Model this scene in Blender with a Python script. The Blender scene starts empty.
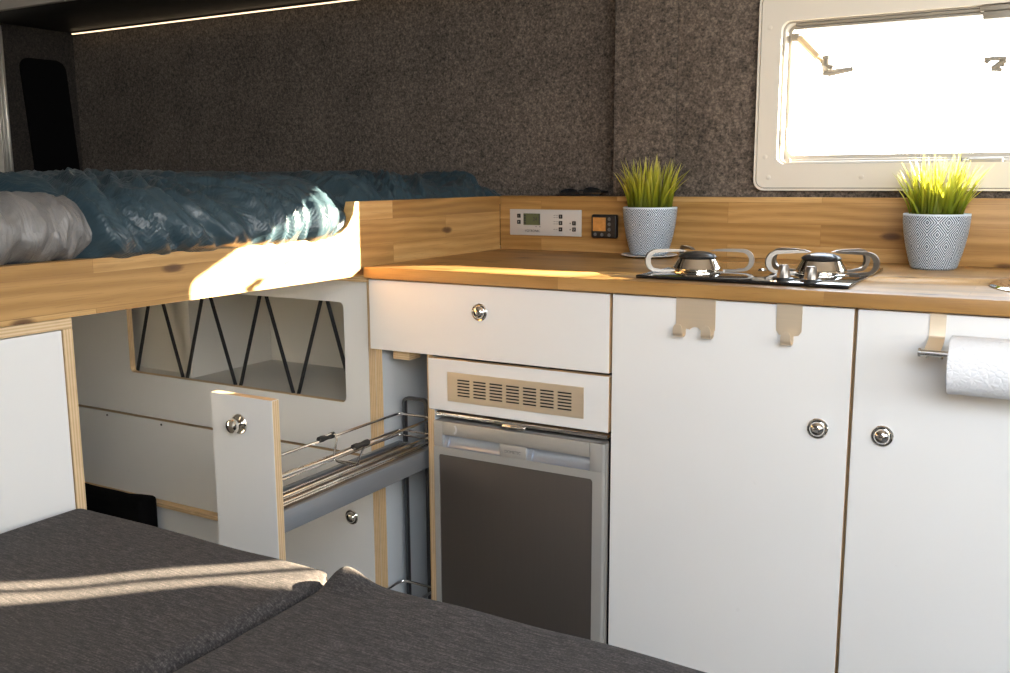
import bpy, bmesh, math, random
from mathutils import Vector, Matrix, noise
PI = math.pi
random.seed(7)
SC = bpy.context.scene
COL = SC.collection

# ------------------------------------------------------------------ mesh helpers
def world_of(o):
    p = Vector((0, 0, 0))
    while o is not None:
        p += Vector(o.location); o = o.parent
    return p

class MB:
    def __init__(self):
        self.bm = bmesh.new()
        self.uv = None
    def box(self, x0, x1, y0, y1, z0, z1, bev=0.0, seg=2, mi=0, faces=None):
        bm = self.bm
        v = [bm.verts.new((x, y, z)) for x in (x0, x1) for y in (y0, y1) for z in (z0, z1)]
        idx = {'-x': (0, 1, 3, 2), '+x': (4, 6, 7, 5), '-y': (0, 4, 5, 1), '+y': (2, 3, 7, 6), '-z': (0, 2, 6, 4), '+z': (1, 5, 7, 3)}
        fs = []
        for k, q in idx.items():
            f = bm.faces.new([v[i] for i in q]); f.material_index = (faces or {}).get(k, mi); fs.append(f)
        if bev > 0:
            es = list({e for f in fs for e in f.edges})
            bmesh.ops.bevel(bm, geom=es, offset=bev, offset_type='OFFSET', segments=seg, profile=0.5, affect='EDGES', clamp_overlap=True)
        return self
    def tube(self, pts, r, seg=8, closed=False, mi=0, radii=None):
        bm = self.bm
        P = [Vector(p) for p in pts]; n = len(P)
        T = []
        for i in range(n):
            if closed: t = P[(i + 1) % n] - P[i - 1]
            else: t = P[min(i + 1, n - 1)] - P[max(i - 1, 0)]
            T.append(t.normalized())
        up = Vector((0, 0, 1)) if abs(T[0].z) < 0.9 else Vector((0, 1, 0))
        N = (up - T[0] * up.dot(T[0])).normalized()
        rings = []
        for i in range(n):
            N = (N - T[i] * N.dot(T[i]))
            N.normalize(); B = T[i].cross(N)
            rr = radii[i] if radii else r
            rings.append([bm.verts.new(P[i] + (N * math.cos(2 * PI * k / seg) + B * math.sin(2 * PI * k / seg)) * rr) for k in range(seg)])
        for i in range(n if closed else n - 1):
            a, b = rings[i], rings[(i + 1) % n]
            for k in range(seg):
                f = bm.faces.new((a[k], a[(k + 1) % seg], b[(k + 1) % seg], b[k])); f.material_index = mi
        if not closed:
            bm.faces.new(list(reversed(rings[0]))).material_index = mi
            bm.faces.new(rings[-1]).material_index = mi
        return self
    def lathe(self, prof, c=(0, 0, 0), axis='z', seg=32, mi=0, uvs=False, cap=True):
        """profile of (radius, height) revolved about an axis through c"""
        bm = self.bm; c = Vector(c)
        uvl = bm.loops.layers.uv.verify() if uvs else None
        def pt(r, h, a):
            x, y = r * math.cos(a), r * math.sin(a)
            if axis == 'z': return c + Vector((x, y, h))
            if axis == 'y': return c + Vector((x, h, -y))
            return c + Vector((h, x, y))
        rings = []
        for (r, h) in prof:
            if r < 1e-6: rings.append([bm.verts.new(pt(0, h, 0))])
            else: rings.append([bm.verts.new(pt(r, h, 2 * PI * k / seg)) for k in range(seg)])
        for i in range(len(rings) - 1):
            a, b = rings[i], rings[i + 1]
            for k in range(seg):
                k2 = (k + 1) % seg
                if len(a) == 1 and len(b) == 1: continue
                if len(a) == 1: vs = (a[0], b[k2], b[k])
                elif len(b) == 1: vs = (a[k], a[k2], b[0])
                else: vs = (a[k], a[k2], b[k2], b[k])
                f = bm.faces.new(vs); f.material_index = mi
                if uvs and len(vs) == 4:
                    for l, (u, w) in zip(f.loops, ((k, i), (k + 1, i), (k + 1, i + 1), (k, i + 1))):
                        l[uvl].uv = (u / seg, prof[w][1])
        if cap:
            if len(rings[0]) > 1: bm.faces.new(list(reversed(rings[0]))).material_index = mi
            if len(rings[-1]) > 1: bm.faces.new(rings[-1]).material_index = mi
        return self
    def prism(self, poly, plane, a0, a1, mi=0, mi_side=None):
        """2-D outline extruded: plane 'xz' along y, 'yz' along x, 'xy' along z"""
        bm = self.bm
        def pt(p, a):
            if plane == 'xz': return (p[0], a, p[1])
            if plane == 'yz': return (a, p[0], p[1])
            return (p[0], p[1], a)
        A = [bm.verts.new(pt(p, a0)) for p in poly]; B = [bm.verts.new(pt(p, a1)) for p in poly]
        n = len(poly)
        bm.faces.new(A).material_index = mi; bm.faces.new(list(reversed(B))).material_index = mi
        for i in range(n):
            f = bm.faces.new((A[i], B[i], B[(i + 1) % n], A[(i + 1) % n])); f.material_index = mi if mi_side is None else mi_side
        return self
    def ring(self, outer, inner, plane, a0, a1, mi=0, mi_in=None, mi_out=None):
        """plate with a hole: outer and inner loops of the same length"""
        bm = self.bm
        def pt(p, a):
            if plane == 'xz': return (p[0], a, p[1])
            if plane == 'yz': return (a, p[0], p[1])
            return (p[0], p[1], a)
        L = [[bm.verts.new(pt(p, a)) for p in loop] for a in (a0, a1) for loop in (outer, inner)]
        n = len(outer)
        for i in range(n):
            j = (i + 1) % n
            for (p, q, m) in ((L[0], L[1], mi), (L[3], L[2], mi), (L[2], L[0], mi if mi_out is None else mi_out), (L[1], L[3], mi if mi_in is None else mi_in)):
                bm.faces.new((p[i], p[j], q[j], q[i])).material_index = m
        return self
    def ribbon(self, pts, wdir, width, th, mi=0, taper=None):
        """flat band following pts, with its width along wdir and a real thickness"""
        bm = self.bm; P = [Vector(p) for p in pts]; w = Vector(wdir).normalized(); n = len(P)
        rings = []
        for i in range(n):
            t = (P[min(i + 1, n - 1)] - P[max(i - 1, 0)]).normalized()
            nn = t.cross(w).normalized()
            hw = width * (taper[i] if taper else 1) / 2
            rings.append([bm.verts.new(P[i] + w * a * hw + nn * b * th / 2) for a, b in ((-1, -1), (1, -1), (1, 1), (-1, 1))])
        for i in range(n - 1):
            for k in range(4):
                bm.faces.new((rings[i][k], rings[i][(k + 1) % 4], rings[i + 1][(k + 1) % 4], rings[i + 1][k])).material_index = mi
        bm.faces.new(list(reversed(rings[0]))).material_index = mi
        bm.faces.new(rings[-1]).material_index = mi
        return self
    def build(self, name, mats, parent=None, angle=35, subsurf=0, smooth=True):
        bm = self.bm
        bmesh.ops.recalc_face_normals(bm, faces=bm.faces[:])
        if parent is not None: org = world_of(parent)
        else:
            co = [v.co for v in bm.verts]
            org = Vector(((min(c.x for c in co) + max(c.x for c in co)) / 2, (min(c.y for c in co) + max(c.y for c in co)) / 2, min(c.z for c in co)))
        bmesh.ops.translate(bm, verts=bm.verts[:], vec=-org)
        me = bpy.data.meshes.new(name); bm.to_mesh(me); bm.free()
        for m in (mats if isinstance(mats, (list, tuple)) else [mats]): me.materials.append(m)
        if smooth:
            me.polygons.foreach_set('use_smooth', [True] * len(me.polygons))
            me.set_sharp_from_angle(angle=math.radians(angle))
        o = bpy.data.objects.new(name, me); COL.objects.link(o)
        if parent is not None: o.parent = parent
        else: o.location = org
        if subsurf:
            s = o.modifiers.new('s', 'SUBSURF'); s.levels = subsurf; s.render_levels = subsurf
        return o

def tag(o, label, cat, group=None):
    o['label'] = label; o['category'] = cat
    if group: o['group'] = group
    return o
def thing(name, label, cat, loc, group=None):
    o = bpy.data.objects.new(name, None); COL.objects.link(o); o.location = loc; o.empty_display_size = 0.05
    return tag(o, label, cat, group)
def struct(o, label=None, cat=None):
    o['kind'] = 'structure'
    if label: o['label'] = label
    if cat: o['category'] = cat
    return o
def rrect(x0, x1, z0, z1, r, n=6):
    out = []
    for (cx, cz, a0) in ((x1 - r, z1 - r, 0), (x0 + r, z1 - r, 90), (x0 + r, z0 + r, 180), (x1 - r, z0 + r, 270)):
        for k in range(n + 1):
            a = math.radians(a0 + 90 * k / n); out.append((cx + r * math.cos(a), cz + r * math.sin(a)))
    return out
def text_mesh(name, body, size, loc, mat, parent, depth=0.0002):
    """lettering lying in the xz plane and facing -y"""
    cu = bpy.data.curves.new(name, 'FONT'); cu.body = body; cu.size = size; cu.align_x = 'CENTER'; cu.align_y = 'CENTER'; cu.extrude = depth
    t = bpy.data.objects.new(name + '_src', cu); COL.objects.link(t)
    dg = bpy.context.evaluated_depsgraph_get()
    me = bpy.data.meshes.new_from_object(t.evaluated_get(dg)); me.name = name
    bpy.data.objects.remove(t); bpy.data.curves.remove(cu)
    me.transform(Matrix.Translation(Vector(loc) - world_of(parent)) @ Matrix.Rotation(PI / 2, 4, 'X'))
    me.materials.clear(); me.materials.append(mat)
    o = bpy.data.objects.new(name, me); COL.objects.link(o); o.parent = parent
    return o
def copy_tree(o, parent=None):
    c = o.copy(); COL.objects.link(c)
    if parent is not None: c.parent = parent
    for ch in list(o.children): copy_tree(ch, c)
    return c
def sst(a, b, x):
    t = min(1, max(0, (x - a) / (b - a))); return t * t * (3 - 2 * t)

# ------------------------------------------------------------------ materials
class NT:
    def __init__(self, name):
        self.m = bpy.data.materials.new(name); self.m.use_nodes = True
        self.t = self.m.node_tree; self.n = self.t.nodes; self.l = self.t.links
        self.b = self.n['Principled BSDF']
    def add(self, kind, **kw):
        nd = self.n.new(kind)
        for k, v in kw.items():
            if k.startswith('i_'): nd.inputs[k[2:].replace('_', ' ')].default_value = v
            else: setattr(nd, k, v)
        return nd
    def link(self, a, b): self.l.new(a, b)
    def val(self, s, x):
        if hasattr(x, 'is_output'): self.l.new(x, s)
        else: s.default_value = x
    def math(self, op, a, b=0.0, c=0.0, clamp=False):
        nd = self.n.new('ShaderNodeMath'); nd.operation = op; nd.use_clamp = clamp
        self.val(nd.inputs[0], a); self.val(nd.inputs[1], b); self.val(nd.inputs[2], c)
        return nd.outputs[0]
    def mix(self, fac, a, b, blend='MIX'):
        nd = self.n.new('ShaderNodeMix'); nd.data_type = 'RGBA'; nd.blend_type = blend
        self.val(nd.inputs[0], fac); self.val(nd.inputs[6], a); self.val(nd.inputs[7], b)
        return nd.outputs[2]
    def ramp(self, fac, stops):
        nd = self.n.new('ShaderNodeValToRGB'); e = nd.color_ramp.elements
        while len(e) < len(stops): e.new(0.5)
        for k, (p, c) in enumerate(stops):
            e[k].position = p; e[k].color = c if len(c) == 4 else (*c, 1)
        self.l.new(fac, nd.inputs[0]); return nd.outputs[0]
    def obj(self): return self.add('ShaderNodeTexCoord').outputs['Object']
    def xyz(self, v):
        s = self.add('ShaderNodeSeparateXYZ'); self.link(v, s.inputs[0]); return s.outputs
    def vec(self, x, y, z):
        c = self.add('ShaderNodeCombineXYZ')
        for i, q in enumerate((x, y, z)): self.val(c.inputs[i], q)
        return c.outputs[0]
    def noise(self, v, scale, detail=3, rough=0.5, dist=0.0):
        nd = self.add('ShaderNodeTexNoise'); self.link(v, nd.inputs['Vector'])
        nd.inputs['Scale'].default_value = scale; nd.inputs['Detail'].default_value = detail
        nd.inputs['Roughness'].default_value = rough; nd.inputs['Distortion'].default_value = dist
        return nd.outputs['Fac']
    def bump(self, h, strength, dist):
        nd = self.add('ShaderNodeBump'); nd.inputs['Strength'].default_value = strength; nd.inputs['Distance'].default_value = dist
        self.link(h, nd.inputs['Height']); self.link(nd.outputs[0], self.b.inputs['Normal']); return nd
    def set(self, **kw):
        for k, v in kw.items(): self.val(self.b.inputs[k.replace('_', ' ')], v)
        return self

def rgb(c): return (*c, 1.0)
def simple(name, col, rough=0.5, metal=0.0, var=0.0, scale=40, bump=0.0, **kw):
    t = NT(name); v = t.obj()
    n = t.noise(v, scale, 3)
    if var: t.set(Base_Color=t.mix(n, rgb([c * (1 - var) for c in col]), rgb([min(1, c * (1 + var)) for c in col])))
    else: t.set(Base_Color=rgb(col))
    t.set(Metallic=metal)
    t.set(Roughness=t.math('MULTIPLY_ADD', n, 0.08, rough - 0.04))
    if bump: t.bump(t.noise(v, scale * 6, 2), bump, 0.001)
    for k, x in kw.items(): t.set(**{k: x})
    return t.m

def oak(name, g, a, seed=0.0, row=0.046):
    """solid oak staves glued side by side: grain along axis g, staves stacked along axis a"""
    t = NT(name); o = t.xyz(t.obj()); ax = {'x': 0, 'y': 1, 'z': 2}
    d = [k for k in 'xyz' if k not in (g, a)][0]
    G = t.math('ADD', o[ax[g]], 3.17 + seed); A = t.math('ADD', o[ax[a]], 0.2); D = o[ax[d]]
    br = t.add('ShaderNodeTexBrick', offset=0.43, squash=1.0)
    t.link(t.vec(G, A, 0.0), br.inputs['Vector'])
    br.inputs['Color1'].default_value = (0, 0, 0, 1); br.inputs['Color2'].default_value = (1, 1, 1, 1); br.inputs['Mortar'].default_value = (0.25, 0.25, 0.25, 1)
    br.inputs['Scale'].default_value = 1.0; br.inputs['Mortar Size'].default_value = 0.0004; br.inputs['Mortar Smooth'].default_value = 0.3
    br.inputs['Brick Width'].default_value = 0.47; br.inputs['Row Height'].default_value = row; br.inputs['Bias'].default_value = 0.0
    rnd = t.math('MULTIPLY', br.outputs['Color'], 1.0)
    sh = t.math('MULTIPLY', rnd, 7.0)
    v1 = t.vec(t.math('MULTIPLY_ADD', G, 1.8, sh), t.math('MULTIPLY_ADD', A, 26.0, sh), t.math('MULTIPLY', D, 26.0))
    n1 = t.noise(v1, 1.0, 5, 0.55, 0.6)
    wv = t.add('ShaderNodeTexWave', wave_type='BANDS', bands_direction='Y', wave_profile='SIN')
    t.link(t.vec(t.math('MULTIPLY_ADD', G, 2.4, sh), t.math('MULTIPLY_ADD', A, 11.0, sh), t.math('MULTIPLY', D, 11.0)), wv.inputs['Vector'])
    wv.inputs['Scale'].default_value = 1.5; wv.inputs['Distortion'].default_value = 9.0; wv.inputs['Detail'].default_value = 2.0
    wv.inputs['Detail Scale'].default_value = 0.55; wv.inputs['Detail Roughness'].default_value = 0.55
    f = t.math('ADD', t.math('MULTIPLY', n1, 0.55), t.math('ADD', t.math('MULTIPLY', wv.outputs['Fac'], 0.17), t.math('MULTIPLY', rnd, 0.30)))
    col = t.ramp(f, [(0.18, (0.235, 0.115, 0.030)), (0.42, (0.385, 0.208, 0.062)), (0.62, (0.51, 0.297, 0.105)), (0.88, (0.64, 0.415, 0.178))])
    pores = t.noise(t.vec(t.math('MULTIPLY', G, 16.0), t.math('MULTIPLY', A, 520.0), t.math('MULTIPLY', D, 520.0)), 1.0, 2)
    col = t.mix(t.math('MULTIPLY', t.math('GREATER_THAN', pores, 0.60), 0.22), col, rgb((0.2, 0.09, 0.03)))
    vo = t.add('ShaderNodeTexVoronoi', feature='F1', voronoi_dimensions='2D'); t.link(t.vec(t.math('MULTIPLY', G, 3.1), t.math('MULTIPLY', A, 8.5), 0.0), vo.inputs['Vector'])
    vo.inputs['Scale'].default_value = 1.0
    kd = t.math('ADD', vo.outputs['Distance'], t.math('MULTIPLY_ADD', n1, 0.10, -0.05))
    col = t.mix(t.ramp(kd, [(0.0, (1, 1, 1)), (0.04, (0.85, 0.85, 0.85)), (0.075, (0.0, 0.0, 0.0))]), col, rgb((0.10, 0.042, 0.014)))
    seam = t.math('MULTIPLY', br.outputs['Fac'], 0.45)
    col = t.mix(seam, col, rgb((0.16, 0.07, 0.025)))
    t.set(Base_Color=col, Roughness=t.math('MULTIPLY_ADD', n1, 0.15, 0.36))
    t.bump(n1, 0.12, 0.0006)
    return t.m

def ply(name, a):
    """birch plywood edge: plies stacked along axis a"""
    t = NT(name); o = t.xyz(t.obj()); ax = {'x': 0, 'y': 1, 'z': 2}
    v = t.obj()
    s = t.math('SINE', t.math('MULTIPLY', o[ax[a]], 2 * PI / 0.0046))
    n = t.noise(v, 60, 3)
    f = t.math('ADD', t.math('MULTIPLY_ADD', s, 0.24, 0.55), t.math('MULTIPLY_ADD', n, 0.3, -0.12))
    t.set(Base_Color=t.ramp(f, [(0.1, (0.42, 0.27, 0.13)), (0.5, (0.66, 0.47, 0.26)), (0.95, (0.78, 0.60, 0.38))]), Roughness=0.55)
    return t.m

M = {}
M['oak_top'] = oak('oak worktop', 'x', 'y', 0.0)
M['oak_splash'] = oak('oak backsplash', 'x', 'z', 0.33)
M['oak_board'] = oak('oak bed board', 'y', 'z', 0.61, 0.052)
M['ply_x'] = ply('plywood edge x', 'x'); M['ply_y'] = ply('plywood edge y', 'y'); M['ply_z'] = ply('plywood edge z', 'z')

def laminate():
    t = NT('white laminate'); v = t.obj()
    n = t.noise(v, 3.0, 3); sp = t.noise(v, 38.0, 1)
    c = t.mix(n, rgb((0.78, 0.775, 0.755)), rgb((0.83, 0.825, 0.81)))
    c = t.mix(t.math('MULTIPLY', t.math('GREATER_THAN', sp, 0.80), 0.10), c, rgb((0.5, 0.5, 0.49)))
    t.set(Base_Color=c, Roughness=0.42)
    t.bump(t.noise(v, 350.0, 2), 0.04, 0.0005)
    return t.m
M['white'] = laminate()
M['carcass'] = simple('pale grey carcass board', (0.62, 0.65, 0.67), 0.5, var=0.04, scale=6)
M['interior'] = simple('grey beige cupboard lining', (0.62, 0.60, 0.55), 0.55, var=0.04, scale=5)

def felt(name, dark, light):
    t = NT(name); v = t.obj()
    a = t.noise(v, 190.0, 3, 0.75); b = t.noise(v, 85.0, 3, 0.65); c = t.noise(v, 7.0, 3)
    f = t.math('ADD', t.math('MULTIPLY', a, 0.6), t.math('ADD', t.math('MULTIPLY', b, 0.38), t.math('MULTIPLY_ADD', c, 0.14, -0.05)))
    t.set(Base_Color=t.ramp(f, [(0.36, dark), (0.53, [(p + q) * 0.36 for p, q in zip(dark, light)]), (0.74, light)]), Roughness=0.95)
    t.set(Sheen_Weight=0.08, Sheen_Roughness=0.6)
    t.bump(t.math('ADD', a, b), 0.6, 0.003)
    return t.m
M['felt_dim'] = felt('wall felt dimmed for bed end', (0.004, 0.0035, 0.003), (0.09, 0.072, 0.058))  # darker copy of the wall felt, stands in for the dim corner past the bed
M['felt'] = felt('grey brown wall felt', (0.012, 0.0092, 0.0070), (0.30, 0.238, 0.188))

def fabric():
    t = NT('charcoal cushion fabric'); v = t.obj(); o = t.xyz(v)
    wx = t.math('SINE', t.math('MULTIPLY', o[0], 2 * PI / 0.0016)); wy = t.math('SINE', t.math('MULTIPLY', o[1], 2 * PI / 0.0016))
    n = t.noise(v, 420.0, 3, 0.7); m = t.noise(t.vec(t.math('MULTIPLY', o[0], 60.0), t.math('MULTIPLY', o[1], 400.0), t.math('MULTIPLY', o[2], 300.0)), 1.0, 3)
    f = t.math('ADD', t.math('MULTIPLY', n, 0.55), t.math('MULTIPLY', m, 0.45))
    t.set(Base_Color=t.ramp(f, [(0.34, (0.012, 0.010, 0.010)), (0.52, (0.046, 0.041, 0.040)), (0.72, (0.15, 0.132, 0.125))]), Roughness=0.95, Sheen_Weight=0.03, Sheen_Roughness=0.5)
    t.bump(t.math('ADD', t.math('MULTIPLY', wx, wy), t.math('MULTIPLY', n, 1.5)), 0.35, 0.0008)
    return t.m
M['fabric'] = fabric()

def satin(name, c0, c1, quilt):
    t = NT(name); uv = t.add('ShaderNodeTexCoord').outputs['UV']; o = t.xyz(uv)
    n = t.noise(uv, 30.0, 3)
    t.set(Base_Color=t.mix(n, rgb(c0), rgb(c1)), Roughness=0.31 if quilt else 0.36, Sheen_Weight=0.04, Sheen_Roughness=0.4)
    fine = t.noise(uv, 55.0, 4, 0.6, 0.8)
    if quilt:
        tri = t.math('ABSOLUTE', t.math('SUBTRACT', t.math('FRACT', t.math('MULTIPLY', o[0], 22.0)), 0.5))
        ph = t.math('ADD', t.math('MULTIPLY', o[1], 2 * PI / 0.0075), t.math('MULTIPLY', tri, 2 * PI * 5.0))
        ch = t.math('SINE', ph)
        patch = t.math('GREATER_THAN', t.noise(uv, 5.5, 1), 0.47)
        h = t.math('ADD', t.math('MULTIPLY', t.math('MULTIPLY', ch, patch), 0.085), fine)
    else: h = t.math('ADD', fine, t.math('MULTIPLY', t.noise(t.vec(t.math('MULTIPLY', o[0], 38.0), t.math('MULTIPLY_ADD', o[1], 7.0, t.math('MULTIPLY', o[0], 9.0)), 0.0), 1.0, 3, 0.55, 1.0), 6.0))
    t.bump(h, 0.5, 0.004)
    return t.m
M['duvet'] = satin('petrol blue satin', (0.024, 0.048, 0.063), (0.038, 0.068, 0.086), True)
M['pillow'] = satin('silver grey satin', (0.16, 0.152, 0.148), (0.25, 0.24, 0.232), False)
M['mattress'] = simple('dark mattress cover', (0.02, 0.021, 0.024), 0.9, var=0.2)

def brushed(name, col, rough, g='x', var=0.12, metal=1.0):
    t = NT(name); o = t.xyz(t.obj()); k = {'x': 0, 'y': 1, 'z': 2}[g]
    sc = [420.0] * 3; sc[k] = 9.0
    n = t.noise(t.vec(*[t.math('MULTIPLY', o[i], sc[i]) for i in range(3)]), 1.0, 2)
    t.set(Base_Color=t.mix(n, rgb([c * (1 - var) for c in col]), rgb([min(1, c * (1 + var)) for c in col])), Metallic=metal, Roughness=t.math('MULTIPLY_ADD', n, 0.12, rough - 0.06))
    t.bump(n, 0.05, 0.0003)
    return t.m
M['champagne'] = brushed('brushed champagne steel', (0.78, 0.655, 0.49), 0.44, 'x', 0.05, 0.7)
M['steel'] = brushed('brushed steel', (0.62, 0.60, 0.57), 0.26, 'x')
M['support'] = simple('satin steel pan support', (0.30, 0.275, 0.245), 0.36, 0.9)
M['rail'] = brushed('grey coated rail', (0.29, 0.305, 0.325), 0.50, 'y', 0.06, 0.45)
M['aluminium'] = simple('bright aluminium', (0.80, 0.77, 0.72), 0.32, 0.8)
M['darksteel'] = simple('dark steel', (0.10, 0.10, 0.105), 0.35, 0.7)
M['chrome'] = simple('polished chrome', (0.82, 0.79, 0.74), 0.07, 1.0)
M['wire'] = simple('chrome wire', (0.72, 0.70, 0.67), 0.18, 1.0)
M['fridge'] = simple('silver grey fridge plastic', (0.43, 0.42, 0.395), 0.40, 0.30, var=0.03)
M['fridge_strip'] = brushed('satin fridge strip', (0.43, 0.41, 0.37), 0.42, 'x', 0.05, 0.4)
M['fridge_panel'] = brushed('dark steel fridge panel', (0.105, 0.090, 0.080), 0.42, 'z', 0.06, 0.45)
M['recess'] = simple('blue grey grip recess', (0.38, 0.42, 0.48), 0.3, 0.5)
M['black'] = simple('black plastic', (0.012, 0.012, 0.013), 0.4)
M['dark'] = simple('dark gap', (0.012, 0.01, 0.008), 0.9)  # near-black, painted where gaps and slots fall into shade; plinths share it
M['blackcloth'] = simple('black cloth', (0.005, 0.005, 0.0055), 0.95, var=0.3, scale=300, bump=0.3, Specular_IOR_Level=0.05)
M['blackglass'] = simple('black hob glass', (0.008, 0.008, 0.009), 0.06, Coat_Weight=0.5)
M['enamel'] = simple('black burner cap', (0.02, 0.02, 0.021), 0.30)
M['elastic'] = simple('black elastic cord', (0.010, 0.010, 0.011), 0.8, var=0.3, scale=500, bump=0.4)
M['cream'] = simple('cream window plastic', (0.74, 0.69, 0.60), 0.42, var=0.02, scale=8)
M['reveal'] = simple('grey beige window reveal', (0.40, 0.37, 0.32), 0.5)
M['greyplastic'] = simple('grey beige catch plastic', (0.26, 0.235, 0.19), 0.45)
M['armbeige'] = simple('beige stay tube', (0.55, 0.43, 0.27), 0.4)
M['panelgrey'] = simple('silver control panel', (0.60, 0.585, 0.56), 0.38, 0.25, var=0.03, scale=90)
M['lcd'] = simple('grey green lcd', (0.105, 0.12, 0.055), 0.25)
M['ink'] = simple('dark print', (0.02, 0.02, 0.022), 0.5)
M['lightink'] = simple('pale print', (0.6, 0.6, 0.6), 0.5)
M['gripink'] = simple('grey print', (0.12, 0.125, 0.13), 0.5)
M['orange'] = simple('amber display', (0.45, 0.19, 0.045), 0.22, var=0.4, scale=120)
M['plaster'] = simple('white ceramic', (0.72, 0.74, 0.76), 0.4)
M['ceil'] = simple('beige ceiling lining', (0.78, 0.71, 0.62), 0.7, var=0.03, scale=8)
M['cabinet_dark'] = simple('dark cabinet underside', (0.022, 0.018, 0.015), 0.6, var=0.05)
M['floor'] = simple('dark vinyl floor', (0.075, 0.07, 0.065), 0.5, var=0.15, scale=12)
M['wallwhite'] = simple('pale wall lining', (0.24, 0.235, 0.23), 0.7, var=0.03, scale=6)
M['paperface'] = simple('white porcelain saucer', (0.80, 0.80, 0.79), 0.35)

def pot_mat():
    t = NT('white and navy diamond glaze'); o = t.xyz(t.add('ShaderNodeTexCoord').outputs['UV'])
    p = t.math('MULTIPLY', o[0], 10.0); q = t.math('MULTIPLY', o[1], 22.0)
    a = t.math('ADD', p, q); b = t.math('SUBTRACT', p, q)
    def cell(x): return t.math('ABSOLUTE', t.math('SUBTRACT', t.math('FRACT', x), 0.5))
    m = t.math('MAXIMUM', cell(a), cell(b))
    s = t.math('FRACT', t.math('MULTIPLY_ADD', m, 8.0, 0.25))
    st = t.math('GREATER_THAN', s, 0.50)
    inside = t.math('LESS_THAN', o[1], 0.1025)
    st = t.math('MULTIPLY', st, inside)
    n = t.noise(t.obj(), 160.0, 3)
    t.set(Base_Color=t.mix(st, t.mix(n, rgb((0.56, 0.65, 0.74)), rgb((0.64, 0.72, 0.80))), t.mix(n, rgb((0.008, 0.028, 0.060)), rgb((0.022, 0.050, 0.09)))), Roughness=0.42)
    t.bump(t.math('SUBTRACT', 1.0, st), 0.25, 0.0008)
    return t.m
M['pot'] = pot_mat()
M['soil'] = simple('dark potting soil', (0.02, 0.015, 0.01), 0.95, var=0.4, scale=200, bump=0.5)

def grass_mat():
    t = NT('yellow green artificial grass'); at = t.add('ShaderNodeAttribute', attribute_name='tip')
    at2 = t.add('ShaderNodeAttribute', attribute_name='tone')
    c = t.ramp(at.outputs['Fac'], [(0.0, (0.05, 0.075, 0.008)), (0.35, (0.28, 0.30, 0.014)), (0.75, (0.64, 0.60, 0.06)), (1.0, (0.78, 0.72, 0.25))])
    c = t.mix(t.math('MULTIPLY', at2.outputs['Fac'], 0.5), c, rgb((0.10, 0.17, 0.012)))
    t.set(Base_Color=c, Roughness=0.42)
    tr = t.add('ShaderNodeBsdfTranslucent'); t.link(c, tr.inputs['Color'])
    mx = t.add('ShaderNodeMixShader'); mx.inputs[0].default_value = 0.42
    t.link(t.b.outputs[0], mx.inputs[1]); t.link(tr.outputs[0], mx.inputs[2]); t.link(mx.outputs[0], t.n['Material Output'].inputs['Surface'])
    return t.m
M['grass'] = grass_mat()

def towel_mat():
    t = NT('embossed kitchen paper'); v = t.obj()
    vo = t.add('ShaderNodeTexVoronoi', feature='DISTANCE_TO_EDGE'); t.link(v, vo.inputs['Vector']); vo.inputs['Scale'].default_value = 130.0
    t.set(Base_Color=rgb((0.80, 0.81, 0.83)), Roughness=0.95)
    h = t.math('ADD', t.math('MINIMUM', vo.outputs['Distance'], 0.25), t.math('MULTIPLY', t.noise(v, 60.0, 3), 0.5))
    t.bump(h, 0.55, 0.004)
    return t.m
M['towel'] = towel_mat()

def glass_mat():
    t = NT('clear acrylic'); tr = t.add('ShaderNodeBsdfTransparent'); tr.inputs['Color'].default_value = (0.97, 0.97, 0.96, 1)
    gl = t.add('ShaderNodeBsdfGlossy'); gl.inputs['Roughness'].default_value = 0.03
    mx = t.add('ShaderNodeMixShader'); mx.inputs[0].default_value = 0.04; t.link(tr.outputs[0], mx.inputs[1]); t.link(gl.outputs[0], mx.inputs[2])
    t.link(mx.outputs[0], t.n['Material Output'].inputs['Surface'])
    return t.m
M['acrylic'] = glass_mat()
def emit(name, col, s):
    t = NT(name); e = t.add('ShaderNodeEmission'); e.inputs['Color'].default_value = rgb(col); e.inputs['Strength'].default_value = s
    t.link(e.outputs[0], t.n['Material Output'].inputs['Surface']); return t.m
M['led'] = emit('warm led light', (1.0, 0.74, 0.47), 2.2)

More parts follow.
